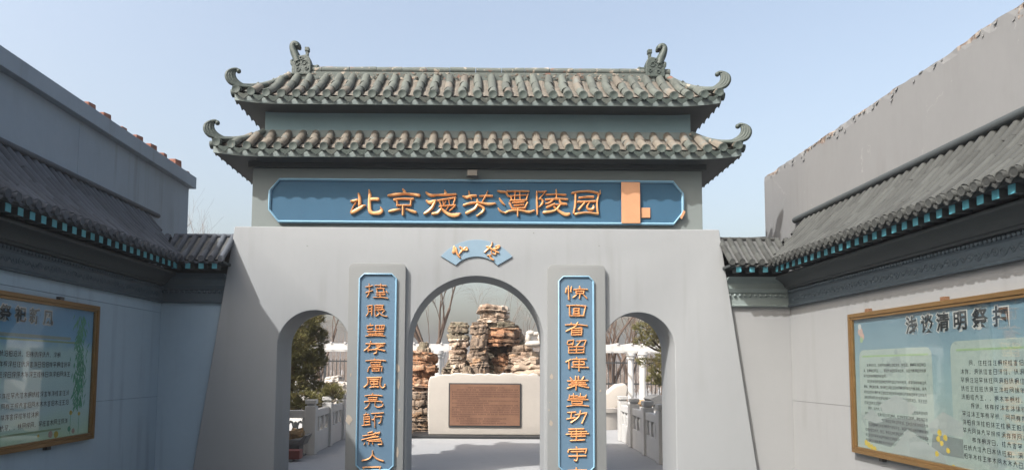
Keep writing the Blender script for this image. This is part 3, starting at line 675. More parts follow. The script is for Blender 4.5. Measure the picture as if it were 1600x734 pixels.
# ================================================================ COURT WALLS
me_st = {}
PITCH = .14
for k_, m_ in (('L', tileL), ('R', tileR)):
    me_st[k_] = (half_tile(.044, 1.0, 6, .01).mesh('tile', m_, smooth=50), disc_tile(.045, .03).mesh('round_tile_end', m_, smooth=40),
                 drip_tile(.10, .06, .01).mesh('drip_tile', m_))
_r = MB(); _r.cur = 1; _r.box(-.034, .034, .006, .16, -.036, .036); _r.cur = 0; _r.box(-.036, .036, 0, .0055, -.038, .038)
me_raft = _r.mesh('rafter', [raft, soff])
YRET = 9.86; YRE = 9.44
ZE = 3.13; ZW = 2.545
def scroll_row(mb, fn, n, step, r=.05):
    for i in range(n):
        s0 = (i + .5) * step; sg = 1 if i % 2 else -1
        P = [fn(s0 + sg * (r * 1.5 - .9 * r * cos(a) * (1 - a / 11)) - sg * r, sg * r * .85 * sin(a) * (1 - a / 11)) for a in [j * .7 for j in range(14)]]
        mb.tube(P, .007, 5)
        P = [fn(s0 - sg * r * 1.2 + sg * .6 * r * cos(a) * (1 - a / 9), -sg * r * .6 * sin(a) * (1 - a / 9)) for a in [j * .8 for j in range(9)]]
        mb.tube(P, .006, 5)
def court_side(s):
    key = 'L' if s < 0 else 'R'
    XW = -4.70 if s < 0 else 4.57
    XE = XW - s * .45; XU = -4.97 if s < 0 else 4.85
    ZU = 3.86; side = 'left' if s < 0 else 'right'
    Y0 = 2.4; Y1 = YRET; YV = YRE        # eave end meets the return-wall eave
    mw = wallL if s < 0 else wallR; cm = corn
    wall = thing('courtyard_wall', ('shaded blue-grey courtyard wall with tiled eave behind the left notice board', 'sunlit pale courtyard wall with tiled eave behind the right notice board')[s > 0], 'wall', (XW, 6, 0))
    # wall core and panels (joints are gaps between panels)
    MB().box(*sorted((XW + s * .012, XW + s * .32)), -1.5, Y1 + .3, 0, ZE - .05).build('wall_core', soff, wall)
    rows = ((0, 1.178), (1.182, 2.40), (2.404, ZW + .02)) if s < 0 else ((0, 1.178), (1.182, ZW + .02))
    for ri, (za, zb) in enumerate(rows):
        cuts = [Y1 + .005, 5.2, 2.9, .6, -1.5] if ri < 2 else [Y1 + .005, 6.42, 3.6, .6, -1.5]
        for a, b2 in zip(cuts[1:], cuts[:-1]):
            MB().box(*sorted((XW, XW + s * .02)), a + .002, b2 - .002, za, zb).build('wall_panel', mw, wall, bevel=.0015, bseg=1)
    # cornice: frieze, bead row, cove, rafters, boards
    cn = link(bpy.data.objects.new('cornice', None), wall)
    def prof_prism(pts, ya, yb, m, nm, **k):
        return MB().prism([(XW - s * d, z) for d, z in pts], 'y', ya, yb).build(nm, m, cn, **k)
    yr = Y1 - .02
    prof_prism([(-.05, ZW), (.055, ZW), (.062, ZW + .02), (.04, ZW + .035), (.04, ZW + .185), (.055, ZW + .20), (-.05, ZW + .20)], Y0, yr, cm, 'frieze')
    prof_prism([(-.05, ZW + .201), (.045, ZW + .201), (.045, ZW + .25), (-.05, ZW + .25)], Y0, yr, cm, 'bead_backing')
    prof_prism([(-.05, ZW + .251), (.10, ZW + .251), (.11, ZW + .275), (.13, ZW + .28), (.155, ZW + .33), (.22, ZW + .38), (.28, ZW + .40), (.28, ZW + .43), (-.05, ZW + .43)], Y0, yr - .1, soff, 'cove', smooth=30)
    bd = MB(); y = Y0 + .03
    while y < yr - .03: bd.ball((XW - s * .055, y, ZW + .224), .022, 6, 4, (1, 1, 1)); y += .054
    bd.build('bead_row', cm, cn, smooth=60)['kind'] = 'stuff'
    sc_ = MB(); scroll_row(sc_, lambda u, v: (XW - s * .042, Y1 - .15 - u, ZW + .11 + v), 50, .15, .055); sc_.build('scroll_relief', cm, cn, smooth=60)['kind'] = 'stuff'
    prof_prism([(-.05, ZE - .045), (.41, ZE - .045), (.41, ZE - .012), (-.05, ZE - .012)], Y0, YV + .02, soff, 'eave_board')
    y = YV - .03
    while y > Y0:
        m = frame(V((XW - s * .385, y, ZE - .085)), V((s, 0, 0)), V((0, 0, 1))); inst(me_raft, 'rafter', cn, m); y -= .168
    # roof
    rf = link(bpy.data.objects.new('tiled_eave', None), wall)
    def surf(t, y, dz=0):
        z = ZE + (ZU - ZE) * (t * (.72 + .28 * t)); return V((XE + (XU - XE) * t, y, z + dz))
    def yend(t): return YV + (Y1 + .12 - YV) * t
    dk = MB(); ys = 60
    vs = []
    NT = 8
    n_c = int((Y1 + .12 - Y0) / PITCH * 4)
    for i in range(n_c + 1):
        yy = Y0 + (Y1 + .12 - Y0) * i / n_c
        for j in range(NT + 1):
            t = j / NT; y2 = min(yy, yend(t)); ph = ((yy - YV) / PITCH) % 1
            vs.append(surf(t, y2, -.008 - .018 * abs(2 * ph - 1) * 0 - .02 * (1 - abs(2 * ph - 1))))
    dk.add(vs, [[i * (NT + 1) + j, (i + 1) * (NT + 1) + j, (i + 1) * (NT + 1) + j + 1, i * (NT + 1) + j + 1] for i in range(n_c) for j in range(NT)])
    dk.build('pan_tiles', panS, rf)['kind'] = 'stuff'
    T_, D_, P_ = me_st[key]; NS = 4
    nn = int((Y1 + .1 - Y0) / PITCH)
    for i in range(nn + 1):
        y = YV - .05 - PITCH * (i - 3)
        if y < Y0: break
        t0 = max(0, (y - YV) / (Y1 + .12 - YV))
        if t0 > .85: continue
        cuts = [k / NS for k in range(NS + 1)]
        for k in range(NS):
            a, b_ = max(cuts[k], t0), cuts[k + 1]
            if b_ - a < .05: continue
            p0 = surf(a, y + random.uniform(-.004, .004)); p1 = surf(min(1, b_ + .02), y + random.uniform(-.004, .004))
            m = frame(p0 + V((0, 0, .004 + .006 * (NS - k))), p1 - p0, V((0, 0, 1))) @ Matrix.Rotation(random.uniform(-.03, .03), 4, 'Z') @ Matrix.Diagonal((random.uniform(.94, 1.06), (p1 - p0).length, random.uniform(.9, 1.08), 1))
            inst(T_, 'tile', rf, m)
        if t0 == 0:
            p0 = surf(0, y)
            inst(D_, 'round_tile_end', rf, frame(p0 + V((-s * .03, 0, .008)), V((s, 0, .15 + random.uniform(-.05, .05))), V((0, 0, 1))))
            if y - PITCH / 2 > Y0: inst(P_, 'drip_tile', rf, frame(surf(0, y - PITCH / 2) + V((-s * .022, 0, -.006)), V((s, 0, .1)), V((0, 0, 1))))
    # moulding where the roof meets the upper wall
    mo = MB(); mo.tube([(XU - s * .03, Y0, ZU + .05), (XU - s * .03, Y1 + .3, ZU + .05)], .05 if s > 0 else .035, 10); mo.build('junction_moulding', soff if s > 0 else tileL, rf, smooth=50)
    # ---------------- return wall between side wall and gate
    rt_ = thing('return_wall', ('short shaded wall with tiled cap between the left side wall and the gate', 'short sunlit wall with tiled cap between the right side wall and the gate')[s > 0], 'wall', (s * 4.2, YRET, 0))
    xa = XW + s * .30 if True else XW; xg = XC + s * (Wt_ - .06)
    xg2 = XC + s * (Wt_ + slope_ * (zt - 3.0) + .004); xg3 = XC + s * (Wt_ + slope_ * (zt - 3.4))
    xlo, xhi = sorted((XW - s * .001, xg2))
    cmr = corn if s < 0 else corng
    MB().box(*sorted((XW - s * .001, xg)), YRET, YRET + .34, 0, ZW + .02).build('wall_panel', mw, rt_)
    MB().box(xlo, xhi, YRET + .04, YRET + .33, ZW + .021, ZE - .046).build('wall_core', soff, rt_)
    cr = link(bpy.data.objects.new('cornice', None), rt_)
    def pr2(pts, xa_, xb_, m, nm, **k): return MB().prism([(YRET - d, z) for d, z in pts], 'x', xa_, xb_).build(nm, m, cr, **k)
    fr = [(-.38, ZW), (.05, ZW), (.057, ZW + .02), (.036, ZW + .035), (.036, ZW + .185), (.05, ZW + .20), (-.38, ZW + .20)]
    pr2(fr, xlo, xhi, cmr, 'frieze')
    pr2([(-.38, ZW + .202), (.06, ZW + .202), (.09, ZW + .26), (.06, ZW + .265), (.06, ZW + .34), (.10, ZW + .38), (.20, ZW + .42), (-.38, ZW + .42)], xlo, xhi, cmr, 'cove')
    bd = MB(); x = xlo + .05
    while x < xhi: bd.ball((x, YRET - .055, ZW + .165), .024, 6, 4); x += .075
    bd.build('bead_row', cmr, cr, smooth=60)['kind'] = 'stuff'
    x = xg2 + s * .07
    while abs(x) < abs(XE) + .15:
        inst(me_raft, 'rafter', cr, frame(V((x, YRE + .05, ZE - .085)), V((0, 1, 0)), V((0, 0, 1)))); x += s * .19
    xe_lo, xe_hi = sorted((XE + s * .3, xg3))
    MB().box(xe_lo, xe_hi, YRE + .04, YRET + .3, ZE - .045, ZE - .012).build('eave_board', soff, cr)
    rr = link(bpy.data.objects.new('tiled_cap', None), rt_)
    ZC = 3.54; YC = YRET + .02
    def s2(t, x, back=False):
        z = ZE + (ZC - ZE) * (t * (.85 + .15 * t)) ; y = YRE + (YC - YRE) * t
        if back: y = 2 * YC - y
        return V((x, y, z))
    dk = MB(); dk.add([s2(0, xe_lo), s2(0, xe_hi), s2(1, xe_hi), s2(1, xe_lo), s2(0, xe_lo, 1), s2(0, xe_hi, 1)], [(0, 1, 2, 3), (3, 2, 5, 4)])
    dk.build('roof_deck', panS, rr)
    x = xg3 + s * .008; T_, D_, P_ = me_st[key]
    RG = []
    while abs(x) < abs(XU):
        t0 = max(0, (abs(x) - abs(XE)) / (abs(XU) - abs(XE)) * .95)
        for bk in (False, True):
            for k in range(3):
                a, b_ = max(k / 3, 0 if bk else t0), (k + 1) / 3
                if b_ - a < .05: continue
                p0, p1 = s2(a, x, bk), s2(min(1, b_ + .03), x, bk)
                inst(T_, 'tile', rr, frame(p0 + V((0, 0, .01 + .003 * (3 - k))), p1 - p0, V((0, 0, 1))) @ Matrix.Diagonal((1.05, (p1 - p0).length, 1.05, 1)))
        if t0 == 0:
            inst(D_, 'round_tile_end', rr, frame(s2(0, x) + V((0, -.03, .01)), V((0, 1, .1)), V((0, 0, 1))))
            inst(P_, 'drip_tile', rr, frame(s2(0, x + s * PITCH / 2) + V((0, -.022, -.006)), V((0, 1, .1)), V((0, 0, 1))))
        x += s * PITCH
    b = MB(); b.tube([(xe_lo, YC, ZC + .015), (xe_hi, YC, ZC + .015)], .03, 8); b.build('cap_ridge', tileL if s < 0 else tileR, rr, smooth=50)
    return XW, XU
XWL, XUL = court_side(-1)
XWR, XUR = court_side(1)

# upper building walls behind the court walls
bl = thing('rendered_building', 'tall shaded rendered building wall with stepped red bricks on its sloping-looking coping at left', 'building', (XUL - 1.5, 5, 0))
bl['label'] = 'tall shaded building wall at left with a flat coping and red bricks along its top'
zc0, zc1 = 4.64, 4.84; YLE = 11.25
for (a, b_) in ((-2.5, 1.9), (1.904, 5.0), (5.004, 8.12), (8.124, YLE)):
    MB().box(XUL - 3.2, XUL, a, b_, 0 if b_ < 0 else .0, zc0).build('wall_panel', cementL, bl, bevel=.003, bseg=1)
MB().box(XUL - 3.25, XUL + .10, -2.55, YLE + .06, zc0 + .001, zc1).build('coping', cementL, bl, bevel=.008)
for k, (px, w_, hgt, rz) in enumerate(((118, .17, .085, .1), (144, .16, .09, -.1), (172, .15, .06, .15), (198, .17, .09, -.08), (221, .2, .10, .05), (240, .15, .085, .3), (262, .2, .13, -.1), (278, .12, .05, .2))):
    Y = F * 5.02 / (750 - px); m = Matrix.Translation((XUL - .02, Y, zc1 + .018)) @ Matrix.Rotation(rz * .5, 4, 'Z') @ Matrix.Rotation(.12, 4, 'X')
    MB().box(-.12, .04, -w_ / 2, w_ / 2, -.03, hgt).build('brick', brickm, bl, bevel=.008, world=m)
br = thing('cement_building', 'tall old cement building wall at right with flaking top edge', 'building', (XUR + 1.5, 5, 0))
YRE_ = 11.30
m = MB(); k = 130; rng = random.Random(3)
topz = []; z = 0
for i in range(k + 1):
    z = .6 * z + rng.uniform(-.012, .010); topz.append(ZTR + z)
vs = []
for i in range(k + 1):
    yy = -2.5 + (YRE_ + 2.5) * i / k; ch = rng.choice((0, 0, .008, .015))
    vs += [(XUR, yy, 0), (XUR, yy, ZTR - .10), (XUR + ch, yy, topz[i] - .015), (XUR + .03, yy, topz[i]), (XUR + 3, yy, ZTR - .02), (XUR + 3, yy, 0)]
fs = [[i * 6 + j, i * 6 + (j + 1) % 6, (i + 1) * 6 + (j + 1) % 6, (i + 1) * 6 + j] for i in range(k) for j in range(5)]
fs += [[0, 1, 2, 3, 4, 5], [k * 6 + j for j in range(6)]]
m.add(vs, fs); m.build('wall', cementR, br)
fl_ = MB()
for i in range(60):     # lifted plaster flakes along the broken edge
    yy = rng.uniform(4.5, 11.2); zz = ZTR - .03 - rng.uniform(.0, .16) * rng.random(); a = rng.uniform(.01, .035); c = rng.uniform(.006, .018); o = rng.uniform(.003, .014)
    fl_.add([(XUR - .001, yy - a, zz + c), (XUR - .001, yy + a * .8, zz + c * .6), (XUR - o, yy + a * .5, zz - c), (XUR - o * .8, yy - a * .6, zz - c * .7),
             (XUR - .008, yy - a, zz + c), (XUR - .008, yy + a * .8, zz + c * .6), (XUR - o - .006, yy + a * .5, zz - c), (XUR - o * .8 - .006, yy - a * .6, zz - c * .7)],
            [(0, 1, 2, 3), (4, 5, 6, 7), (2, 3, 7, 6), (1, 2, 6, 5), (0, 3, 7, 4)])
fl_.build('plaster_flakes', cementR, br)['kind'] = 'stuff'

# overhead cable right of the gate
tag(MB().tube([(3.2, 11.8, 3.93), (4.2, 11.7, 3.905), (5.2, 11.6, 3.95)], .012, 5).build('cable', darkm), 'thin dark cable strung between the gate and the right cement building', 'cable')

# ================================================================ NOTICE BOARDS
def text_mesh(body, size, bold, th):
    c = bpy.data.curves.new('t', 'FONT'); c.body = body; c.size = size; c.offset = bold; c.extrude = th; c.resolution_u = 3
    c.align_x = 'CENTER'; c.align_y = 'CENTER'
    o = bpy.data.objects.new('t', c); COL.objects.link(o); bpy.context.view_layer.update()
    me = bpy.data.meshes.new_from_object(o.evaluated_get(bpy.context.evaluated_depsgraph_get()))
    bpy.data.objects.remove(o); return me
GL = {'a': [(0, -1, 0, .9), (-.9, .4, .9, .5), (-.8, -.3, .8, .1)], 'b': [(.6, .95, -.7, .3), (0, .5, 0, -1)], 'c': [(-.5, .8, .5, .6), (-.6, .3, .5, .1), (-.6, -.9, .5, -.3)],
      'd': [(-.9, .5, .9, .5), (0, .9, 0, -1), (0, .4, -.9, -.3), (0, .4, .8, -.1)],
      'e': [(-.8, .8, .8, .8), (-.8, .8, -.8, -.9), (.8, .8, .8, -.9), (-.8, -.9, .8, -.9), (-.8, 0, .8, 0)],
      'f': [(-.9, .7, .9, .7), (-.7, 0, .7, 0), (-1, -.9, 1, -.9), (0, .7, 0, -.9)],
      'g': [(-.9, .5, .9, .5), (0, 1, 0, -1), (0, .4, -.9, -.7), (0, .4, .9, -.7)],
      'h': [(-.9, .8, .9, .8), (-.6, .8, -.6, .1), (.6, .8, .6, .1), (-.6, .1, .6, .1), (-.9, -.3, .9, -.3), (0, .1, 0, -1)],
      'i': [(0, 1, 0, .7), (-.9, .6, .9, .6), (-.5, .25, .5, .25), (-.6, -.1, .6, -.1), (-.5, -.45, .5, -.45), (-.5, -.95, .5, -.95), (-.5, -.45, -.5, -.95), (.5, -.45, .5, -.95)],
      'j': [(-.7, .9, -.9, .3), (-.7, .6, .9, .6), (-.8, .1, .8, .1), (0, .6, 0, -1), (-1, -.4, 1, -.4)],
      'k': [(-.9, .3, .9, .3), (.1, 1, -.9, -.9), (.1, .3, .9, -.9), (-.4, .8, .5, .7)],
      'l': [(-.8, .9, .8, .9), (.8, .9, .8, -.8), (-.8, .9, -.9, -1), (-.4, .4, .4, .4), (-.4, .4, -.4, -.3), (.4, .4, .4, -.3), (-.4, -.3, .4, -.3)]}
def notice(s, X, Yn, Yf_, z0, z1, label):
    """board on side wall; local u = reading direction, from u=0 at its reading-left edge"""
    nb_ = thing('notice_board', label, 'notice board', (X, (Yn + Yf_) / 2, z0))
    L = Yf_ - Yn; fw = .045; XB = X - s * .012      # toward the court is -s
    def pos(u, d): return (X - s * d, (Yn + u) if s < 0 else (Yf_ - u))
    def slab(u0, u1, za, zb, d0, d1, mt, nm, par=nb_, bev=0):
        xa, ya = pos(u0, d0); xb, yb = pos(u1, d1)
        return MB().box(min(xa, xb), max(xa, xb), min(ya, yb), max(ya, yb), za, zb).build(nm, mt, par, bevel=bev)
    slab(.02, L - .02, z0 + .02, z1 - .02, .004, .03, greyp, 'backing')
    ps = slab(fw * .6, L - fw * .6, z0 + fw * .6, z1 - fw * .6, .031, .034, posterL if s < 0 else posterR, 'poster')
    # frame in two steps
    for (a, b_, c, d, hz) in ((0, L, z1 - fw, z1, 1), (0, L, z0, z0 + fw, 1), (0, fw, z0 + fw, z1 - fw, 0), (L - fw, L, z0 + fw, z1 - fw, 0)):
        f = slab(a, b_, c, d, .0, .075, brassm, 'frame_rail', bev=.004)
    iw = .03
    for (a, b_, c, d) in ((fw + .001, L - fw - .001, z1 - fw - iw, z1 - fw - .001), (fw + .001, L - fw - .001, z0 + fw + .001, z0 + fw + iw), (fw + .001, fw + iw, z0 + fw + iw + .001, z1 - fw - iw - .001), (L - fw - iw, L - fw - .001, z0 + fw + iw + .001, z1 - fw - iw - .001)):
        slab(a, b_, c, d, .036, .066, brassm, 'inner_rail', bev=.003)
    slab(fw + iw + .002, L - fw - iw - .002, z0 + fw + iw + .002, z1 - fw - iw - .002, .050, .054, glass, 'glass_pane')
    def flat(pts, d, mt, nm, par=ps, th=.0008):
        P = [(pos(u, 0)[1], z) for u, z in pts]; xx = X - s * d
        return MB().prism(P, 'x', min(xx, xx - s * th), max(xx, xx - s * th)).build(nm, mt, par)
    def rrect(u0, u1, za, zb, r):
        return [(cu + r * cos(a), cz_ + r * sin(a)) for cu, cz_, a0 in ((u1 - r, zb - r, 0), (u0 + r, zb - r, 90), (u0 + r, za + r, 180), (u1 - r, za + r, 270)) for a in [radians(a0 + 90 * k / 5) for k in range(6)]]
    def title(chars, us, zc, size):
        for ch, u in zip(chars, us):
            for bold, mt, nm, d in ((.014, whitep, 'title_outline', .0362), (.004, inkm, 'title_character', .0375)):
                me = text_mesh(ch, size, bold * size / .16, .0006); me.materials.clear(); me.materials.append(mt)
                xx, yy = pos(u, d)
                R = Matrix(((0, 0, -s), (-s, 0, 0), (0, 1, 0))).to_4x4()    # text x -> reading direction, y -> up, z -> out
                R = Matrix(((0, 0, -s, xx), ((1 if s < 0 else -1), 0, 0, yy), (0, 1, 0, zc), (0, 0, 0, 1)))
                inst(me, nm, ps, R)
    rg_ = random.Random(11 if s < 0 else 12)
    def text_block(u0, u1, zs, ch, step, ink, heads=(), ends={}):
        mb = MB()
        for ri, zz in enumerate(zs):
            u = u0 + (2 * step if ri in heads else 0); ue = u0 + (u1 - u0) * ends.get(ri, 1.0)
            while u < ue - step:
                if rg_.random() < .075:      # comma
                    yy = pos(u + step * .25, 0)[1]; mb.box(*sorted((X - s * .0360, X - s * .0366)), yy - ch * .07, yy + ch * .07, zz - ch * .45, zz - ch * .25); u += step; continue
                h, w2 = ch * .5, ch * .46; uc = u + step / 2; t = ch * .055
                def comp(cx_, sx, nm_):
                    for (xa, za, xb, zb) in GL[nm_]:
                        ya, yb = pos(uc + (cx_ + xa * sx) * w2, 0)[1], pos(uc + (cx_ + xb * sx) * w2, 0)[1]; z_a, z_b = zz + za * h, zz + zb * h
                        dy, dz = yb - ya, z_b - z_a; L_ = hypot(dy, dz) + 1e-9; ny, nz_ = -dz / L_ * t, dy / L_ * t; xx_ = X - s * .0362
                        mb.add([(xx_, ya - ny, z_a - nz_), (xx_, yb - ny, z_b - nz_), (xx_, yb + ny, z_b + nz_), (xx_, ya + ny, z_a + nz_)], [(0, 1, 2, 3)])
                if rg_.random() < .6: comp(-.62, .36, rg_.choice('abcd')); comp(.36, .6, rg_.choice('efghijkl'))
                else: comp(0, 1, rg_.choice('efghijkl'))
                u += step
        mb.build('printed_text', ink, ps)['kind'] = 'stuff'
    def disc(u, z, r, d, mt, nm): flat([(u + r * cos(2 * pi * k / 10) * rg_.uniform(.85, 1.1), z + r * sin(2 * pi * k / 10) * rg_.uniform(.85, 1.1)) for k in range(10)], d, mt, nm)
    def clip(u, top, mt):
        z = z1 if top else z0
        xa, ya = pos(u, .0)
        MB().box(min(xa, xa - s * .05), max(xa, xa - s * .05), ya - .035, ya + .035, z - .0 + (.001 if top else -.04), z + (.04 if top else -.001)).build('clip', mt, nb_, bevel=.004)
    return nb_, L, flat, rrect, title, text_block, disc, clip
# --- left board
_, L, flat, rrect, title, text_block, disc, clip = notice(-1, XWL, 4.6, 8.16, .745, 2.335, 'bronze-framed notice board on the shaded left wall, with bamboo printed at its edge')
u_of = lambda Y: Y - 4.6
title('祭祀新风', [u_of(y) for y in (6.585, 6.805, 7.02, 7.24)], 2.115, .165)
flat([(.08, 1.90), (L - .5, 1.90), (L - .5, 1.935), (.08, 1.935)], .0345, palepn, 'print_band')
flat([(.08, 1.865), (L - .35, 1.865), (L - .35, 1.885), (.08, 1.885)], .0345, greenl, 'print_line')
text_block(.2, L - .42, [1.73 - .105 * i for i in range(9)], .06, .064, inkm, heads=(0, 4, 7), ends={0: .92, 3: .55, 6: .82, 8: .62})
flat([(.08, .905), (L - .6, .905), (L - .6, .925), (.08, .925)], .0345, greenl, 'print_line')
rb = random.Random(5); bm_ = MB()
for i in range(300):       # printed bamboo leaves
    yy = 4.6 + L - .30 + rb.gauss(0, .055) - .01; z = rb.uniform(1.15, 2.22); a = rb.uniform(-2.3, -.9); l_ = rb.uniform(.06, .13)
    d = V((cos(a), sin(a))); n_ = V((-d.y, d.x)) * .009
    bm_.add([(XWL + .0352 + i * 4e-6, yy, z), (XWL + .0352 + i * 4e-6, yy + d.x * l_ / 2 + n_.x, z + d.y * l_ / 2 + n_.y), (XWL + .0352 + i * 4e-6, yy + d.x * l_, z + d.y * l_), (XWL + .0352 + i * 4e-6, yy + d.x * l_ / 2 - n_.x, z + d.y * l_ / 2 - n_.y)], [(0, 1, 2, 3)])
bm_.build('printed_bamboo', bambp, bpy.data.objects['poster'])['kind'] = 'stuff'
for i, (u, z, r, mt) in enumerate(((L - .43, 1.08, .028, yellp), (L - .27, 1.06, .024, yellp), (L - .98, .87, .018, yellp), (L - .45, .90, .03, bambp), (L - .78, .87, .04, pinkp), (L - .68, .86, .04, yellp), (L - .37, .87, .03, pinkp))):
    disc(u, z, r, .0345 + i * .0002, mt, 'printed_flower')
    if i < 3: flat([(u - .003, z - .02), (u + .003, z - .02), (u + .001, .84), (u - .005, .84)], .0343, bambp, 'printed_stem')
clip(u_of(7.45), True, darkm); clip(u_of(7.35), False, darkm)
# --- right board
pst = len([o for o in bpy.data.objects if o.name.startswith('poster')])
_, L, flat, rrect, title, text_block, disc, clip = notice(1, XWR, 4.6, 8.2, .64, 2.30, 'bronze-framed notice board on the sunlit right wall, with yellow flowers printed on it')
u_of = lambda Y: 8.2 - Y * 8.2 / 8.3
title('浅谈清明祭扫', [u_of(y) for y in (7.13, 6.885, 6.645, 6.405, 6.15, 5.9)], 2.08, .19)
flat(rrect(.16, 1.45, .74, 1.86, .09), .0343, palepn, 'print_panel')
flat(rrect(1.72, 3.55, .74, 1.90, .09), .0343, palepn, 'print_panel')
flat([(.22, 1.775), (1.40, 1.775), (1.40, 1.795), (.22, 1.795)], .0353, greenl, 'print_line')
flat([(1.8, 1.805), (3.5, 1.805), (3.5, 1.825), (1.8, 1.825)], .0353, greenl, 'print_line')
for pts, mt in (([(.75, .76), (1.02, 1.0), (1.56, .80), (1.60, .72), (.75, .72)], whiter), ([(.55, 1.24), (.85, 1.36), (1.2, 1.24), (1.1, 1.16), (.6, 1.15)], whiter), ([(.2, 1.06), (.38, 1.18), (.6, 1.05), (.45, 1.02)], whiter),
                ([(1.35, 1.07), (1.58, 1.22), (1.85, 1.13), (1.85, 1.0), (1.4, 1.0)], whiter), ([(.3, .8), (.3, 1.03), (.7, 1.1), (1.3, 1.12), (1.34, .9), (1.02, 1.01), (.72, .78)], greyp), ([(1.38, .8), (1.42, .99), (1.84, .98), (1.84, .8)], greyp)):
    flat(pts, .0348 if mt is greyp else .03555, mt, 'print_building')
text_block(.24, 1.38, [1.68 - .062 * i for i in range(15)], .036, .036, inkm, heads=(0, 3, 8, 11), ends={2: .4, 7: .35, 14: .55})
text_block(1.84, 3.5, [1.69 - .078 * i for i in range(12)], .05, .058, inkm, heads=(0, 5, 9), ends={8: .8, 11: .7})
for i, (u, z, r) in enumerate(((1.52, 1.01, .032), (1.60, .97, .03), (1.50, .95, .03), (1.545, .91, .028), (1.63, .85, .028), (1.47, .80, .03), (1.70, .70, .026), (.30, .76, .035), (.36, .74, .035), (.25, .78, .035), (.42, .73, .03))):
    disc(u, z, r, .0358 + i * .0001, yellp, 'printed_flower')
for i, (u, z, r, mt) in enumerate(((.20, 2.08, .05, pinkp), (.24, 2.02, .045, pinkp), (.19, 2.14, .035, whitep), (.22, 1.98, .035, greenl))): disc(u, z, r, .0346 + i * .0003, mt, 'printed_blossom')
clip(u_of(7.93), True, brownclip); clip(u_of(6.62), True, brownclip); clip(u_of(7.75), False, darkm)

# ================================================================ BEYOND THE GATE
# paving rows just inside the left arch and a concrete walk
pv = link(bpy.data.objects.new('pavement', None)); pv['kind'] = 'structure'
me_pv = MB().box(-.145, .145, -.095, .095, 0, .03).mesh('paver', pavem, bevel=.006, bseg=1)
for i in range(10):
    for j in range(14):
        x = -5.9 + i * .3 + (.15 if j % 2 else 0); y = 10.75 + j * .2
        if x > -3.3 + .0 * y: continue
        inst(me_pv, 'paver', pv, Matrix.Translation((x, y, .004 + random.uniform(0, .004))))
# monument
YM = 16.0
mon = thing('monument_stone', 'large cream stone slab with bronze inscription plaque seen through the central arch', 'monument', (.1, YM, 0))
rg2 = random.Random(21)
ol = [(-1.2, .06), (-1.22, .5), (-1.23, .95)] + [(-1.23 + .18 * sin(a), 1.22 + .2 * (1 - cos(a)) ) for a in (.4, .9, 1.3)]
xx = -1.05
top = []
while xx < 1.42: top.append((xx, 1.46 + rg2.uniform(-.025, .02) + .05 * min(1, (xx + 1.05) * 2))); xx += .09
ol = [(-1.2, .06), (-1.225, .5), (-1.225, 1.0), (-1.22, 1.30), (-1.17, 1.43)] + top + [(1.46, 1.40), (1.47, .9), (1.45, .4), (1.46, .06)]
MB().prism(ol, 'y', YM, YM + .55).build('stone', marble, mon, smooth=40, bevel=.035, bseg=3)
MB().box(-1.62, 2.1, YM - .25, YM + .8, 0.004, .06).build('base_slab', blackst, mon, bevel=.01)
px0, px1, pz0, pz1 = ax(703, 630, YM), ax(812, 630, YM), az(664, YM), az(600, YM)
MB().box(px0 - .03, px1 + .03, YM - .03, YM + .02, pz0 - .03, pz1 + .03).build('plaque_frame', metalf, mon, bevel=.006)
pq = MB().box(px0, px1, YM - .04, YM - .031, pz0, pz1).build('plaque', bronzep, mon, bevel=.003)
tx = MB()
for r_ in range(17):
    z = pz1 - .075 - r_ * .052; u = px0 + (.42 if r_ == 0 else .16 if r_ in (1, 6, 8, 14, 15) else .25 if r_ == 16 else .05)
    ue = {0: .78, 5: .42, 7: .55, 13: .28, 14: .8, 15: .7, 16: .8}.get(r_, .97) * (px1 - px0) + px0
    while u < ue:
        if rg2.random() > .07:
            for q in range(3):
                zz = z + (q - 1) * .012; tx.box(u + rg2.uniform(0, .006), u + rg2.uniform(.018, .026), YM - .042, YM - .0402, zz - .0028, zz + .0028)
            c = u + rg2.uniform(.006, .018); tx.box(c - .003, c + .003, YM - .0426, YM - .0421, z - .016, z + .016)
        u += .031
tx.build('engraved_text', inkbr, pq)['kind'] = 'stuff'

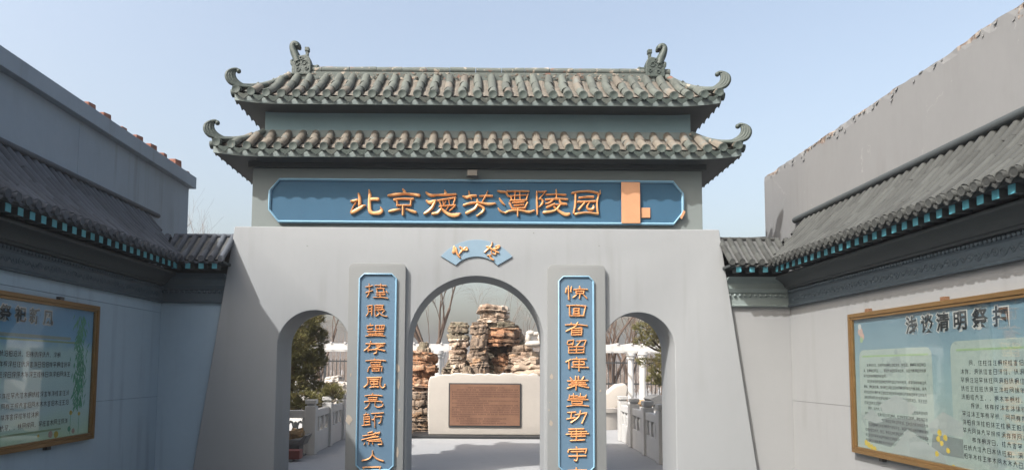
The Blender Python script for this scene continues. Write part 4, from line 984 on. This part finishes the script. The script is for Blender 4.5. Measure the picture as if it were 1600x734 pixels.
# rockery
def rock(label, x, y, z0, z1, rx, ry, m, seed, taper=0.2, jag=.16, lay=None, grp='stacked rockery stones behind the monument', lean=0, shape=None):
    """one rock: bedded, with ledges of uneven thickness, cracks and broken corners"""
    rg_ = random.Random(seed); mb = MB(); n = 44; H = z1 - z0; lay = lay or max(3, int(H / .085)); rows = []
    cuts = [0]
    for i in range(lay): cuts.append(cuts[-1] + rg_.uniform(.2, 1.0) ** 1.8 + .07)
    cuts = [z0 + c * H / cuts[-1] for c in cuts]
    so = seed * 7.3; tilt = rg_.uniform(-.13, .13); tl2 = rg_.uniform(-.08, .08); ox = 0.0
    for i in range(lay):
        t = (i + .5) / lay; base = 1 - taper * t if shape is None else shape(t)
        ox = .5 * ox + rg_.uniform(-1, 1) * jag * rx * .6; s_ = base * (1 + rg_.uniform(-jag, jag * .6)); so += rg_.uniform(.05, .5)
        a, b_ = cuts[i], cuts[i + 1]; h = b_ - a; und = rg_.choice((.68, .8, .93, .95))
        for zz, k, nz in ((a, und, .5), (a + h * .15, .985, .4), (a + h * .45, 1.0 + rg_.uniform(-.04, .03), .2), (a + h * .75, .98, .2), (a + h * .95, .93, .4), (b_, und, .5)):
            row = []
            for j in range(n):
                q = 2 * pi * j / n; cc, ss = cos(q), sin(q); sq = 1 / max(abs(cc), abs(ss)) ** .35
                nn_ = .30 * mnoise.noise(V((cc * 1.4, ss * 1.4, so))) + .16 * mnoise.noise(V((cc * 4, ss * 4, so * 1.7 + zz * 3))) + .08 * mnoise.noise(V((cc * 10, ss * 10, so + zz * 14)))
                rr = s_ * k * sq * .95 * (1 + nn_ * 1.15)
                px, py = ox + rx * rr * cc, ry * rr * ss
                row.append((x + lean * (zz - z0) + px, y + py, zz + tilt * px + tl2 * py + nz * min(h, .15) * mnoise.noise(V((cc * 3, ss * 3, i * 5.1 + seed)))))
            rows.append(row)
    vs = [p for r_ in rows for p in r_]; R_ = len(rows)
    fs = [[i * n + j, i * n + (j + 1) % n, (i + 1) * n + (j + 1) % n, (i + 1) * n + j] for i in range(R_ - 1) for j in range(n)]
    fs += [list(range(n))[::-1], [(R_ - 1) * n + j for j in range(n)]]
    mb.add(vs, fs); o = mb.build('rock', m, None, smooth=28); tag(o, label, 'rock', grp); return o
def rp(x0, x1, yt, yb, Y): a, b_ = at(x0, yb, Y), at(x1, yt, Y); return (a.x + b_.x) / 2, a.z, b_.z, (b_.x - a.x) / 2
def rockpx(label, x0, x1, yt, yb, Y, m, seed, ry=None, ground=False, **k):
    xc, za, zb, rx = rp(x0, x1, yt, yb, Y); return rock(label, xc, Y + .1, 0.0 if ground else za, zb, rx, ry or rx * .9, m, seed, **k)
rockpx('rust-orange layered rock at the left edge of the central arch', 630, 690, 550, 600, 17.9, rk_or, 1, ry=.5, ground=True, taper=.12)
rockpx('small dark rock topping the leftmost orange rock', 651, 673, 534, 550, 17.8, rk_ol, 2, ry=.2, taper=.5)
rockpx('low grey rock at the foot of the leftmost orange rock', 632, 676, 612, 650, 17.0, rk_gr, 31, ry=.35, ground=True, taper=.25)
rockpx('tan rock column under the olive capped spire', 703, 732, 528, 600, 17.8, rk_wh, 3, ry=.3, ground=True, taper=.05, jag=.22)
rockpx('olive flat-layered rock capping the left spire', 699, 731, 503, 528.5, 17.8, rk_ol, 4, ry=.28, taper=.15, jag=.3)
rockpx('grey stratified rock column left of the dark hollow', 727, 768, 530, 600, 17.4, rk_gr, 5, ry=.36, ground=True, taper=.38, jag=.07, lay=20)
rockpx('grey rock neck above the stratified column', 736, 765, 503, 531, 17.6, rk_gr, 6, ry=.25, taper=.1, jag=.18)
rockpx('large pale flat-layered cap rock at the top of the rockery', 745, 799, 478, 507, 17.9, rk_wh, 7, ry=.45, taper=.15, jag=.14)
rockpx('dark layered rock right beneath the pale cap', 758, 806, 504, 514, 17.9, rk_ol, 8, ry=.42, taper=-.1, jag=.2)
rockpx('rust-orange overhanging rock below the pale cap', 756, 812, 512, 540, 17.9, rk_or, 9, ry=.45, taper=-.05, jag=.14)
rockpx('shadowed brown rock deep in the rockery hollow', 752, 800, 535, 600, 18.5, rk_ol, 10, ry=.35, ground=True, taper=.1)
rockpx('orange lower rock right of the dark hollow', 768, 804, 552, 600, 17.9, rk_or, 11, ry=.3, ground=True, taper=.25)
rockpx('brown ledge rock right of the orange rocks', 792, 838, 541, 600, 17.8, rk_gr, 12, ry=.4, ground=True, taper=.05, jag=.16)
rockpx('wide tan layered ledge at the right edge of the central arch', 800, 868, 558, 600, 17.5, rk_wh, 13, ry=.5, ground=True, taper=.12, jag=.15)
rockpx('brown rock tucked behind the right of the rockery', 796, 822, 520, 548, 18.3, rk_ol, 14, ry=.3, taper=.3)
rockpx('broad brown layered rock filling the back of the rockery', 722, 832, 546, 600, 18.9, rk_gr, 61, ry=.5, ground=True, taper=.15)
rockpx('dark brown rock behind the left spire base', 690, 742, 562, 600, 18.7, rk_ol, 62, ry=.4, ground=True, taper=.25)
rockpx('brown jagged rock leaning against the right side of the peak', 792, 818, 508, 548, 18.4, rk_gr, 63, ry=.3, taper=.45)
rockpx('small tan slab stone on the right brown ledge', 806, 846, 549, 560, 17.6, rk_wh, 64, ry=.35, taper=.2, lay=2)
rockpx('small jagged rock at the foot of the stratified column', 716, 742, 572, 600, 17.1, rk_ol, 65, ry=.2, ground=True, taper=.4)
# small pierced pale stone
m = MB(); c = at(835, 530, 17.4)
for (dx, dz, r_, sx, sz) in ((-.16, .03, .10, .8, 1.5), (-.10, .16, .10, 1.3, .8), (.04, .14, .09, 1.3, .7), (.16, .04, .10, .9, 1.2), (.0, -.12, .17, 1.6, .55)):
    m.ball((c.x + dx, 17.4 + random.uniform(-.05, .05), c.z + dz), r_, 9, 6, (sx, .9, sz))
o = m.build('rock', marble, None, smooth=60); tag(o, 'small pierced white stone on the right ledge of the rockery', 'rock', 'stacked rockery stones behind the monument')
# white mound in left arch
for i, (x0, x1, yt, yb, Y) in enumerate(((498, 540, 588, 640, 18.5), (520, 556, 597, 640, 18.0), (478, 508, 600, 640, 18.9))):
    rockpx(('tall pale stone behind the pine through the left arch', 'pale stone beside the pilaster through the left arch', 'pale stone hidden partly by the lower pine branch')[i], x0, x1, yt, yb, Y, marble, 40 + i, ry=.4, ground=True, taper=.35, grp='pale stones beyond the left arch')
tag(MB().box(-6, -1.45, 20.0, 20.2, 0, .95).build('garden_wall', whitest, None, bevel=.01), 'low white garden wall behind the rockery seen through left and central arches', 'wall')

# pergolas
def pergola(x0, x1, Y, cols, label):
    t = thing('pergola', label, 'pergola', ((x0 + x1) / 2, Y, 0))
    zb, zt2 = 2.20, 2.42
    MB().box(x0, x1, Y - .08, Y + .08, zb, zt2).build('beam', whitest, t, bevel=.01)
    MB().box(x0, x1, Y + 1.6, Y + 1.76, zb, zt2).build('beam', whitest, t, bevel=.01)
    x = x0 + .1
    while x < x1:
        MB().box(x - .025, x + .025, Y - .12, Y + 1.9, zt2 + .001, zt2 + .05).build('rafter', whitest, t); x += .45
    for cx_ in cols:
        for yy in (Y, Y + 1.68):
            MB().tube([(cx_, yy, 0.004), (cx_, yy, .12), (cx_, yy, .121), (cx_, yy, 1.98), (cx_, yy, 2.0), (cx_, yy, 2.08), (cx_, yy, 2.1), (cx_, yy, 2.199)], [.16, .16, .115, .10, .14, .14, .17, .17], 14).build('column', whitest, t, smooth=40)
    return t
pergola(-9.0, -1.0, 22, (-8.2, -5.9, -1.35), 'long white pergola with round columns beyond the left and central arches')
pergola(3.4, 9.0, 21.5, (5.2, 8.3), 'white pergola with round columns beyond the right arch')
# grille fence
def grille(x0, x1, Y, label):
    t = thing('grille_fence', label, 'fence', ((x0 + x1) / 2, Y, 0))
    for z in (.35, 1.1, 1.85): MB().box(x0, x1, Y - .02, Y + .02, z, z + .05).build('rail', metalf, t)
    x = x0; me = MB().box(-.012, .012, -.012, .012, 0, 1.95).mesh('bar', metalf); me2 = MB().box(-.04, .04, -.04, .04, 0, 2.05).mesh('post', metalf); i = 0
    while x <= x1:
        inst(me2 if i % 12 == 0 else me, 'post' if i % 12 == 0 else 'bar', t, Matrix.Translation((x, Y - .035, 0.004))); x += .14; i += 1
grille(-9, -3.3, 24.6, 'dark metal grille fence behind the pergola through the left arch')
grille(4.2, 9.5, 24.2, 'dark metal grille fence behind the pergola through the right arch')

# balustrades
def balustrade(pts, label, h=.82):
    t = thing('balustrade', label, 'balustrade', (*pts[0], 0))
    for i, (x, y) in enumerate(pts):
        b = MB(); b.box(x - .10, x + .10, y - .10, y + .10, .004, h + .08); b.box(x - .075, x + .075, y - .075, y + .075, h + .0805, h + .12); b.box(x - .10, x + .10, y - .10, y + .10, h + .1205, h + .2)
        b.build('post', whitest, t, bevel=.012)
        if i + 1 < len(pts):
            a, c = V((x, y, 0)), V((*pts[i + 1], 0)); d = c - a; L = d.length - .2; ux = d.normalized(); o = a + ux * .1
            m = Matrix((ux, V((0, 0, 1)).cross(ux), V((0, 0, 1)))).transposed().to_4x4(); m.translation = o
            # panel outline with a row of pierced openings: built as rails, muntins and scrolls
            b = MB(); b.box(0.001, L - .001, -.05, .05, .004, .40); b.box(0.001, L - .001, -.06, .06, h - .14, h)
            nO = 3; wO = L / nO
            for k in range(nO + 1):
                cx_ = k * wO; b.box(max(.001, cx_ - .06), min(L - .001, cx_ + .06), -.045, .045, .401, h - .141)
            b.build('panel', whitest, t, bevel=.008, world=m)
            for k in range(nO):
                b = MB()
                cx_ = (k + .5) * wO
                for sg in (-1, 1):
                    b.tube([(cx_ + sg * (.03 + .045 * (1 - cos(q))), 0, .47 + .09 * sin(q) * 1.0 + .03 * q) for q in [j * .5 for j in range(7)]], .022, 6)
                b.ball((cx_, 0, .55), .045, 8, 5, (1, .6, 1.4))
                b.build('carved_scroll', whitest, t, smooth=60, world=m)
    return t
balustrade([(-3.18, 16.9), (-3.17, 15.5), (-3.16, 14.1), (-3.15, 12.7), (-4.5, 12.65), (-5.8, 12.6)], 'white carved stone balustrade beyond the left arch beside the pine')
balustrade([(3.28, 15.5), (3.24, 14.2), (3.2, 12.9), (3.18, 11.75), (4.5, 11.7), (5.8, 11.7)], 'white carved stone balustrade beyond the right arch, half in shade')
tag(MB().box(3.5, 6.5, 16.0, 16.25, .004, .75).build('garden_wall', whitest, None, bevel=.01), 'low white wall behind the right balustrade', 'wall')
# bench with sloped grey top beyond the right arch
bn = thing('stone_bench', 'grey stone bench with curved sloping top beyond the right balustrade', 'bench', (4.3, 15.2, 0))
MB().prism([(3.75, .98), (3.95, 1.07), (4.4, 1.02), (4.9, 1.02), (4.9, .90), (4.3, .86), (3.85, .84)], 'y', 14.9, 15.5).build('top', pavem, bn, bevel=.012)
for x in (3.95, 4.7): MB().box(x, x + .14, 14.98, 15.42, .004, .86).build('leg', whitest, bn, bevel=.01)
# planter ring and boulder
pr_ = thing('round_planter', 'round pale stone planter holding the leaning boulder beyond the right arch', 'planter', (3.15, 19.2, 0))
mb = MB(); n = 40; prof = [(.98, .004), (.98, .46), (1.03, .47), (1.03, .58), (.84, .58), (.84, .45), (0, .44)]
vs = [(3.15 + r * cos(2 * pi * j / n), 19.2 + r * sin(2 * pi * j / n), z) for r, z in prof for j in range(n)]
mb.add(vs, [[i * n + j, i * n + (j + 1) % n, (i + 1) * n + (j + 1) % n, (i + 1) * n + j] for i in range(len(prof) - 1) for j in range(n)]); mb.build('ring', marble, pr_, smooth=30)
bo = MB(); rgb = random.Random(9)
P = [(-.55, 0), (-.42, .12), (-.1, .50), (.22, .76), (.46, .80), (.58, .66), (.52, .38), (.30, .15), (.1, .0)]
Pc = [(3.62 + x, .45 + z) for x, z in P]
bo.prism(Pc, 'y', 18.95, 19.35); tag(bo.build('boulder', marble, None, smooth=60, bevel=.09, bseg=3), 'smooth pale boulder leaning in the round planter beyond the right arch', 'boulder')
# two tan stones on the low wall
for i, x in enumerate((3.85, 4.15)):
    m = MB(); m.ball((x, 16.12, .83), .11, 9, 6, (1.3, .8, .75)); tag(m.build('stone', woodm, None, smooth=60), ('left', 'right')[i] + ' tan stone of the pair resting on the low white wall', 'stone', 'tan stones on the low wall')
# firewood basket and boxes inside the left balustrade
bs = thing('log_trough', 'blue-grey stone trough heaped with split pale logs beyond the left arch', 'trough', (-3.45, 12.2, 0))
MB().prism([(-3.82, .42), (-3.74, .24), (-3.14, .24), (-3.05, .42), (-3.11, .42), (-3.20, .30), (-3.68, .30), (-3.76, .42)], 'y', 12.05, 12.42).build('basin', pavem, bs, bevel=.01)
MB().box(-3.70, -3.2, 12.1, 12.38, .004, .239).build('stand', pavem, bs, bevel=.01)
for i in range(26):
    a = random.uniform(-.6, .6); L = random.uniform(.12, .24); c = V((random.uniform(-3.66, -3.2), random.uniform(12.08, 12.36), .37 + random.uniform(0, .13)))
    m = Matrix.Translation(c) @ Matrix.Rotation(a, 4, 'Z') @ Matrix.Rotation(random.uniform(-.3, .3), 4, 'Y')
    tag(MB().prism([(-.03, -.03), (.035, -.02), (.03, .03), (-.02, .035)], 'x', -L / 2, L / 2).build('log', woodm, None, bevel=.006, world=m), 'split pale log heaped in the stone trough beyond the left arch', 'log', 'logs heaped in the trough')
tag(MB().box(-3.38, -3.10, 11.72, 11.95, .036, .19).build('box', redm, None, bevel=.015, world=Matrix.Identity(4)), 'dark red box on the paving below the log trough', 'box')
m = MB(); m.ball((-3.60, 11.85, .15), .2, 12, 8, (1.1, .8, .75)); tag(m.build('sack', marble, None, smooth=60), 'pale rounded sack on the paving left of the red box', 'sack')

# ---------------- trees
def bare_tree(label, x, y, h, seed, mt=barkm, spread=.5, fork=.18, twigs=9, droop=0, depth=4, r0=.11, grp=None, lean=0, fine=.006):
    rg_ = random.Random(seed); t = thing('bare_tree', label, 'tree', (x, y, 0), grp)
    tr = MB(); tw = MB()
    def grow(p, d, L, r, lv, mb):
        n = 4; pts = [p]; 
        for i in range(n):
            d = (d + V((rg_.uniform(-1, 1), rg_.uniform(-1, 1), rg_.uniform(-.2, .5))) * .13).normalized()
            if droop and lv <= 1: d = (d + V((0, 0, -droop * (i + 1) * .35))).normalized()
            pts.append(pts[-1] + d * (L / n))
        r1 = max(fine * .6, r * (.62 if lv else .3))
        mb.tube(pts, [r + (r1 - r) * i / n for i in range(n + 1)], 6 if r > .03 else 3, cap=False)
        if lv == 0: return
        k = rg_.randint(2, 3) if lv > 2 else twigs // 2 + rg_.randint(0, 2)
        for i in range(k):
            f = rg_.uniform(.45, 1) if i else 1; q = pts[min(n, max(1, int(f * n)))]
            a = rg_.uniform(0, 2 * pi); sp = spread * rg_.uniform(.5, 1.2)
            nd = (d + V((cos(a), sin(a), rg_.uniform(-.1, .3))) * sp).normalized()
            grow(q, nd, L * rg_.uniform(.55, .82), r1 * rg_.uniform(.55, .85), lv - 1, tr if lv > 2 else tw)
    p = V((x, y, 0)); top = V((x + lean * h * fork, y, h * fork)); tr.tube([p, (p + top) / 2, top], [r0 * 1.25, r0 * 1.05, r0], 8)
    nl = rg_.randint(3, 4)
    for i in range(nl):
        a = 2 * pi * i / nl + rg_.uniform(-.4, .4); grow(top - V((0, 0, .05)), V((cos(a) * .38 + lean, sin(a) * .38, 1)).normalized(), h * .36, r0 * .62, depth, tr)
    tr.build('trunk', barkm, t, smooth=60); tw.build('crown', mt, t)['kind'] = 'stuff'
    return t
G = 'bare winter trees beyond the gate'
bare_tree('bare forked tree with dark trunks left of the rockery peak', -1.75, 23.5, 6.8, 3, barkm, .42, .22, 7, .0, 4, .13, G)
bare_tree('bare tree rising behind the left wall beside the gate', -11.3, 27, 6.4, 5, twigm, .45, .3, 6, 0, 4, .07, G)
labs = ['thin-twigged tree far behind the white cap rock', 'hazy brown tree right of the rockery', 'bare tree with pale trunk through the right arch', 'bare tree at the far right of the right arch', 'bare tree above the left pergola', 'leafless tree between the left arch and its pergola beam',
        'leafless tree behind the leftmost spire of rocks', 'thin leafless tree behind the right wall cap', 'leafless tree farthest left beyond the fence', 'distant leafless tree centred behind the monument', 'distant leafless tree behind the right grille', 'distant leafless tree behind the left grille',
        'tall leafless tree far beyond the right pergola', 'low leafless tree beyond the left return wall', 'slim leafless tree beside the pale trunk']
spec = [(.9, 36, 7.6, 1), (4.2, 34, 7.0, 0), (5.05, 25.5, 5.4, 0), (8.2, 27, 5.4, 0), (-6.4, 27, 6.0, 0), (-7.8, 30, 6.5, 1), (-2.6, 34, 9.0, 1), (14.5, 36, 7.2, 0), (-14.5, 38, 9.5, 0), (3.1, 40, 8.0, 1), (10.5, 38, 8.5, 0), (-10.5, 40, 8.5, 0), (7.2, 33, 7.2, 0), (-12.2, 30, 7.4, 0), (6.2, 28, 5.2, 0)]
for i, ((x, y, h, dr), lb) in enumerate(zip(spec, labs)):
    bare_tree(lb, x, y, h, 50 + i, twigm, .5, .2, 8 if i not in (2,) else 5, .25 * dr, 4, .045 if i in (0, 9, 6) else .09 if i != 2 else .13, G, fine=.004 if i in (0, 9, 6) else .006)
# hedge-like brushwood mass far away
hb = MB(); rgh = random.Random(77)
for i in range(5200):
    x = rgh.uniform(-26, 26); y = rgh.uniform(42, 52); h = rgh.uniform(1.5, 4.2) * (1 + .25 * sin(x * .5)); a = V((x, y, rgh.uniform(0, .6))); d = V((rgh.uniform(-.5, .5), 0, h))
    w_ = .018; b_ = a + d; hb.add([a - V((w_, 0, 0)), a + V((w_, 0, 0)), b_ + V((.005, 0, 0))], [(0, 1, 2)])
tag(hb.build('brushwood', twigm), 'far band of leafless brushwood behind the garden', 'brushwood', kind='stuff')

def pine(label, x, y, clumps, seed, trunk, dens=1.0):
    rg_ = random.Random(seed); t = thing('pine_tree', label, 'tree', (x, y, 0), 'pines beyond the gate')
    tr = MB(); tr.tube(trunk, [.09 - .06 * i / len(trunk) for i in range(len(trunk))], 8)
    nd = MB()
    for (cx_, cy, cz_, rx, ry, rz) in clumps:
        # branch to the clump
        bz = min(trunk, key=lambda q: abs(q[2] - (cz_ - .15))); tr.tube([bz, ((bz[0] + cx_) / 2, (bz[1] + cy) / 2, (bz[2] + cz_) / 2 - .05), (cx_, cy, cz_ - .02)], [.035, .025, .012], 5)
        k = int(rx * rz * 5600 * dens)
        for i in range(k):
            a, b_ = rg_.uniform(0, 2 * pi), math.acos(rg_.uniform(-1, 1)); rr = rg_.uniform(.45, 1.05) ** .6
            wob = 1 + .22 * sin(3 * a + cx_ * 9) * sin(4 * b_)
            c = V((cx_ + rx * rr * wob * sin(b_) * cos(a), cy + ry * rr * wob * sin(b_) * sin(a), cz_ + rz * rr * wob * cos(b_)))
            ax_ = (c - V((cx_, cy, cz_ - rz * .6))).normalized()
            # tuft of needles
            for q in range(11):
                d = (ax_ + V((rg_.uniform(-1, 1), rg_.uniform(-1, 1), rg_.uniform(-.5, 1))) * .75).normalized(); L = rg_.uniform(.06, .12)
                s_ = d.cross(V((rg_.uniform(-1, 1), rg_.uniform(-1, 1), rg_.uniform(-1, 1)))).normalized() * .0042
                nd.add([c - s_, c + s_, c + d * L], [(0, 1, 2)])
    tr.build('trunk', barkm, t, smooth=60); nd.build('needles', needle, t)['kind'] = 'stuff'
def ap(x, y, Y): p = at(x, y, Y); return p
cl = []
for (px, py, rx, rz) in ((470, 505, .34, .26), (488, 496, .22, .18), (462, 535, .42, .30), (492, 528, .24, .25), (470, 568, .42, .28), (495, 560, .2, .24), (455, 600, .35, .22), (478, 592, .22, .18), (475, 625, .36, .17), (503, 612, .36, .19), (520, 614, .24, .16), (492, 634, .34, .12), (470, 640, .4, .13), (480, 480, .3, .2), (448, 560, .4, .4), (448, 630, .35, .2), (440, 500, .35, .35)):
    p = at(px, py, 14.3 + random.uniform(-.25, .25)); cl.append((p.x, p.y, p.z, rx, rx * .9, rz))
pine('dense dark pine filling the left arch', -4.15, 14.4, cl, 5, [(-4.15, 14.4, 0), (-4.1, 14.4, .7), (-4.0, 14.35, 1.4), (-3.9, 14.3, 2.0), (-3.85, 14.3, 2.7)], 1.25)
cl = []
for (px, py, rx, rz) in ((1010, 512, .3, .12), (1030, 508, .22, .13), (1003, 533, .17, .09), (1032, 535, .25, .14), (1015, 524, .22, .08), (1042, 560, .25, .2), (1012, 566, .22, .1), (1030, 580, .26, .14), (1040, 595, .24, .14), (1022, 592, .16, .1), (1052, 530, .3, .3)):
    p = at(px, py, 15.0 + random.uniform(-.2, .2)); cl.append((p.x, p.y, p.z, rx, rx * .9, rz))
pine('lighter open pine at the right edge of the right arch', 4.35, 15.2, cl, 6, [(4.45, 16.6, 0), (4.4, 16.3, .9), (4.38, 15.6, 1.5), (4.25, 15.2, 2.0), (4.2, 15.1, 2.7)], .8)
hz = MB().box(-170, 170, -25, 420, -1.0, 13.0).build('haze', paint); hz.data.materials.clear()
hm = bpy.data.materials.new('haze'); hm.use_nodes = True; hm.node_tree.nodes.remove(hm.node_tree.nodes['Principled BSDF'])
pvn = hm.node_tree.nodes.new('ShaderNodeVolumePrincipled'); pvn.inputs['Color'].default_value = (.92, .94, 1, 1); pvn.inputs['Density'].default_value = 0.0010; pvn.inputs['Anisotropy'].default_value = .2
hm.node_tree.links.new(pvn.outputs[0], hm.node_tree.nodes['Material Output'].inputs['Volume']); hz.data.materials.append(hm); hz['kind'] = 'stuff'
print('objects', len(bpy.data.objects), 'tris', sum(len(o.data.polygons) for o in bpy.data.objects if o.type == 'MESH'))
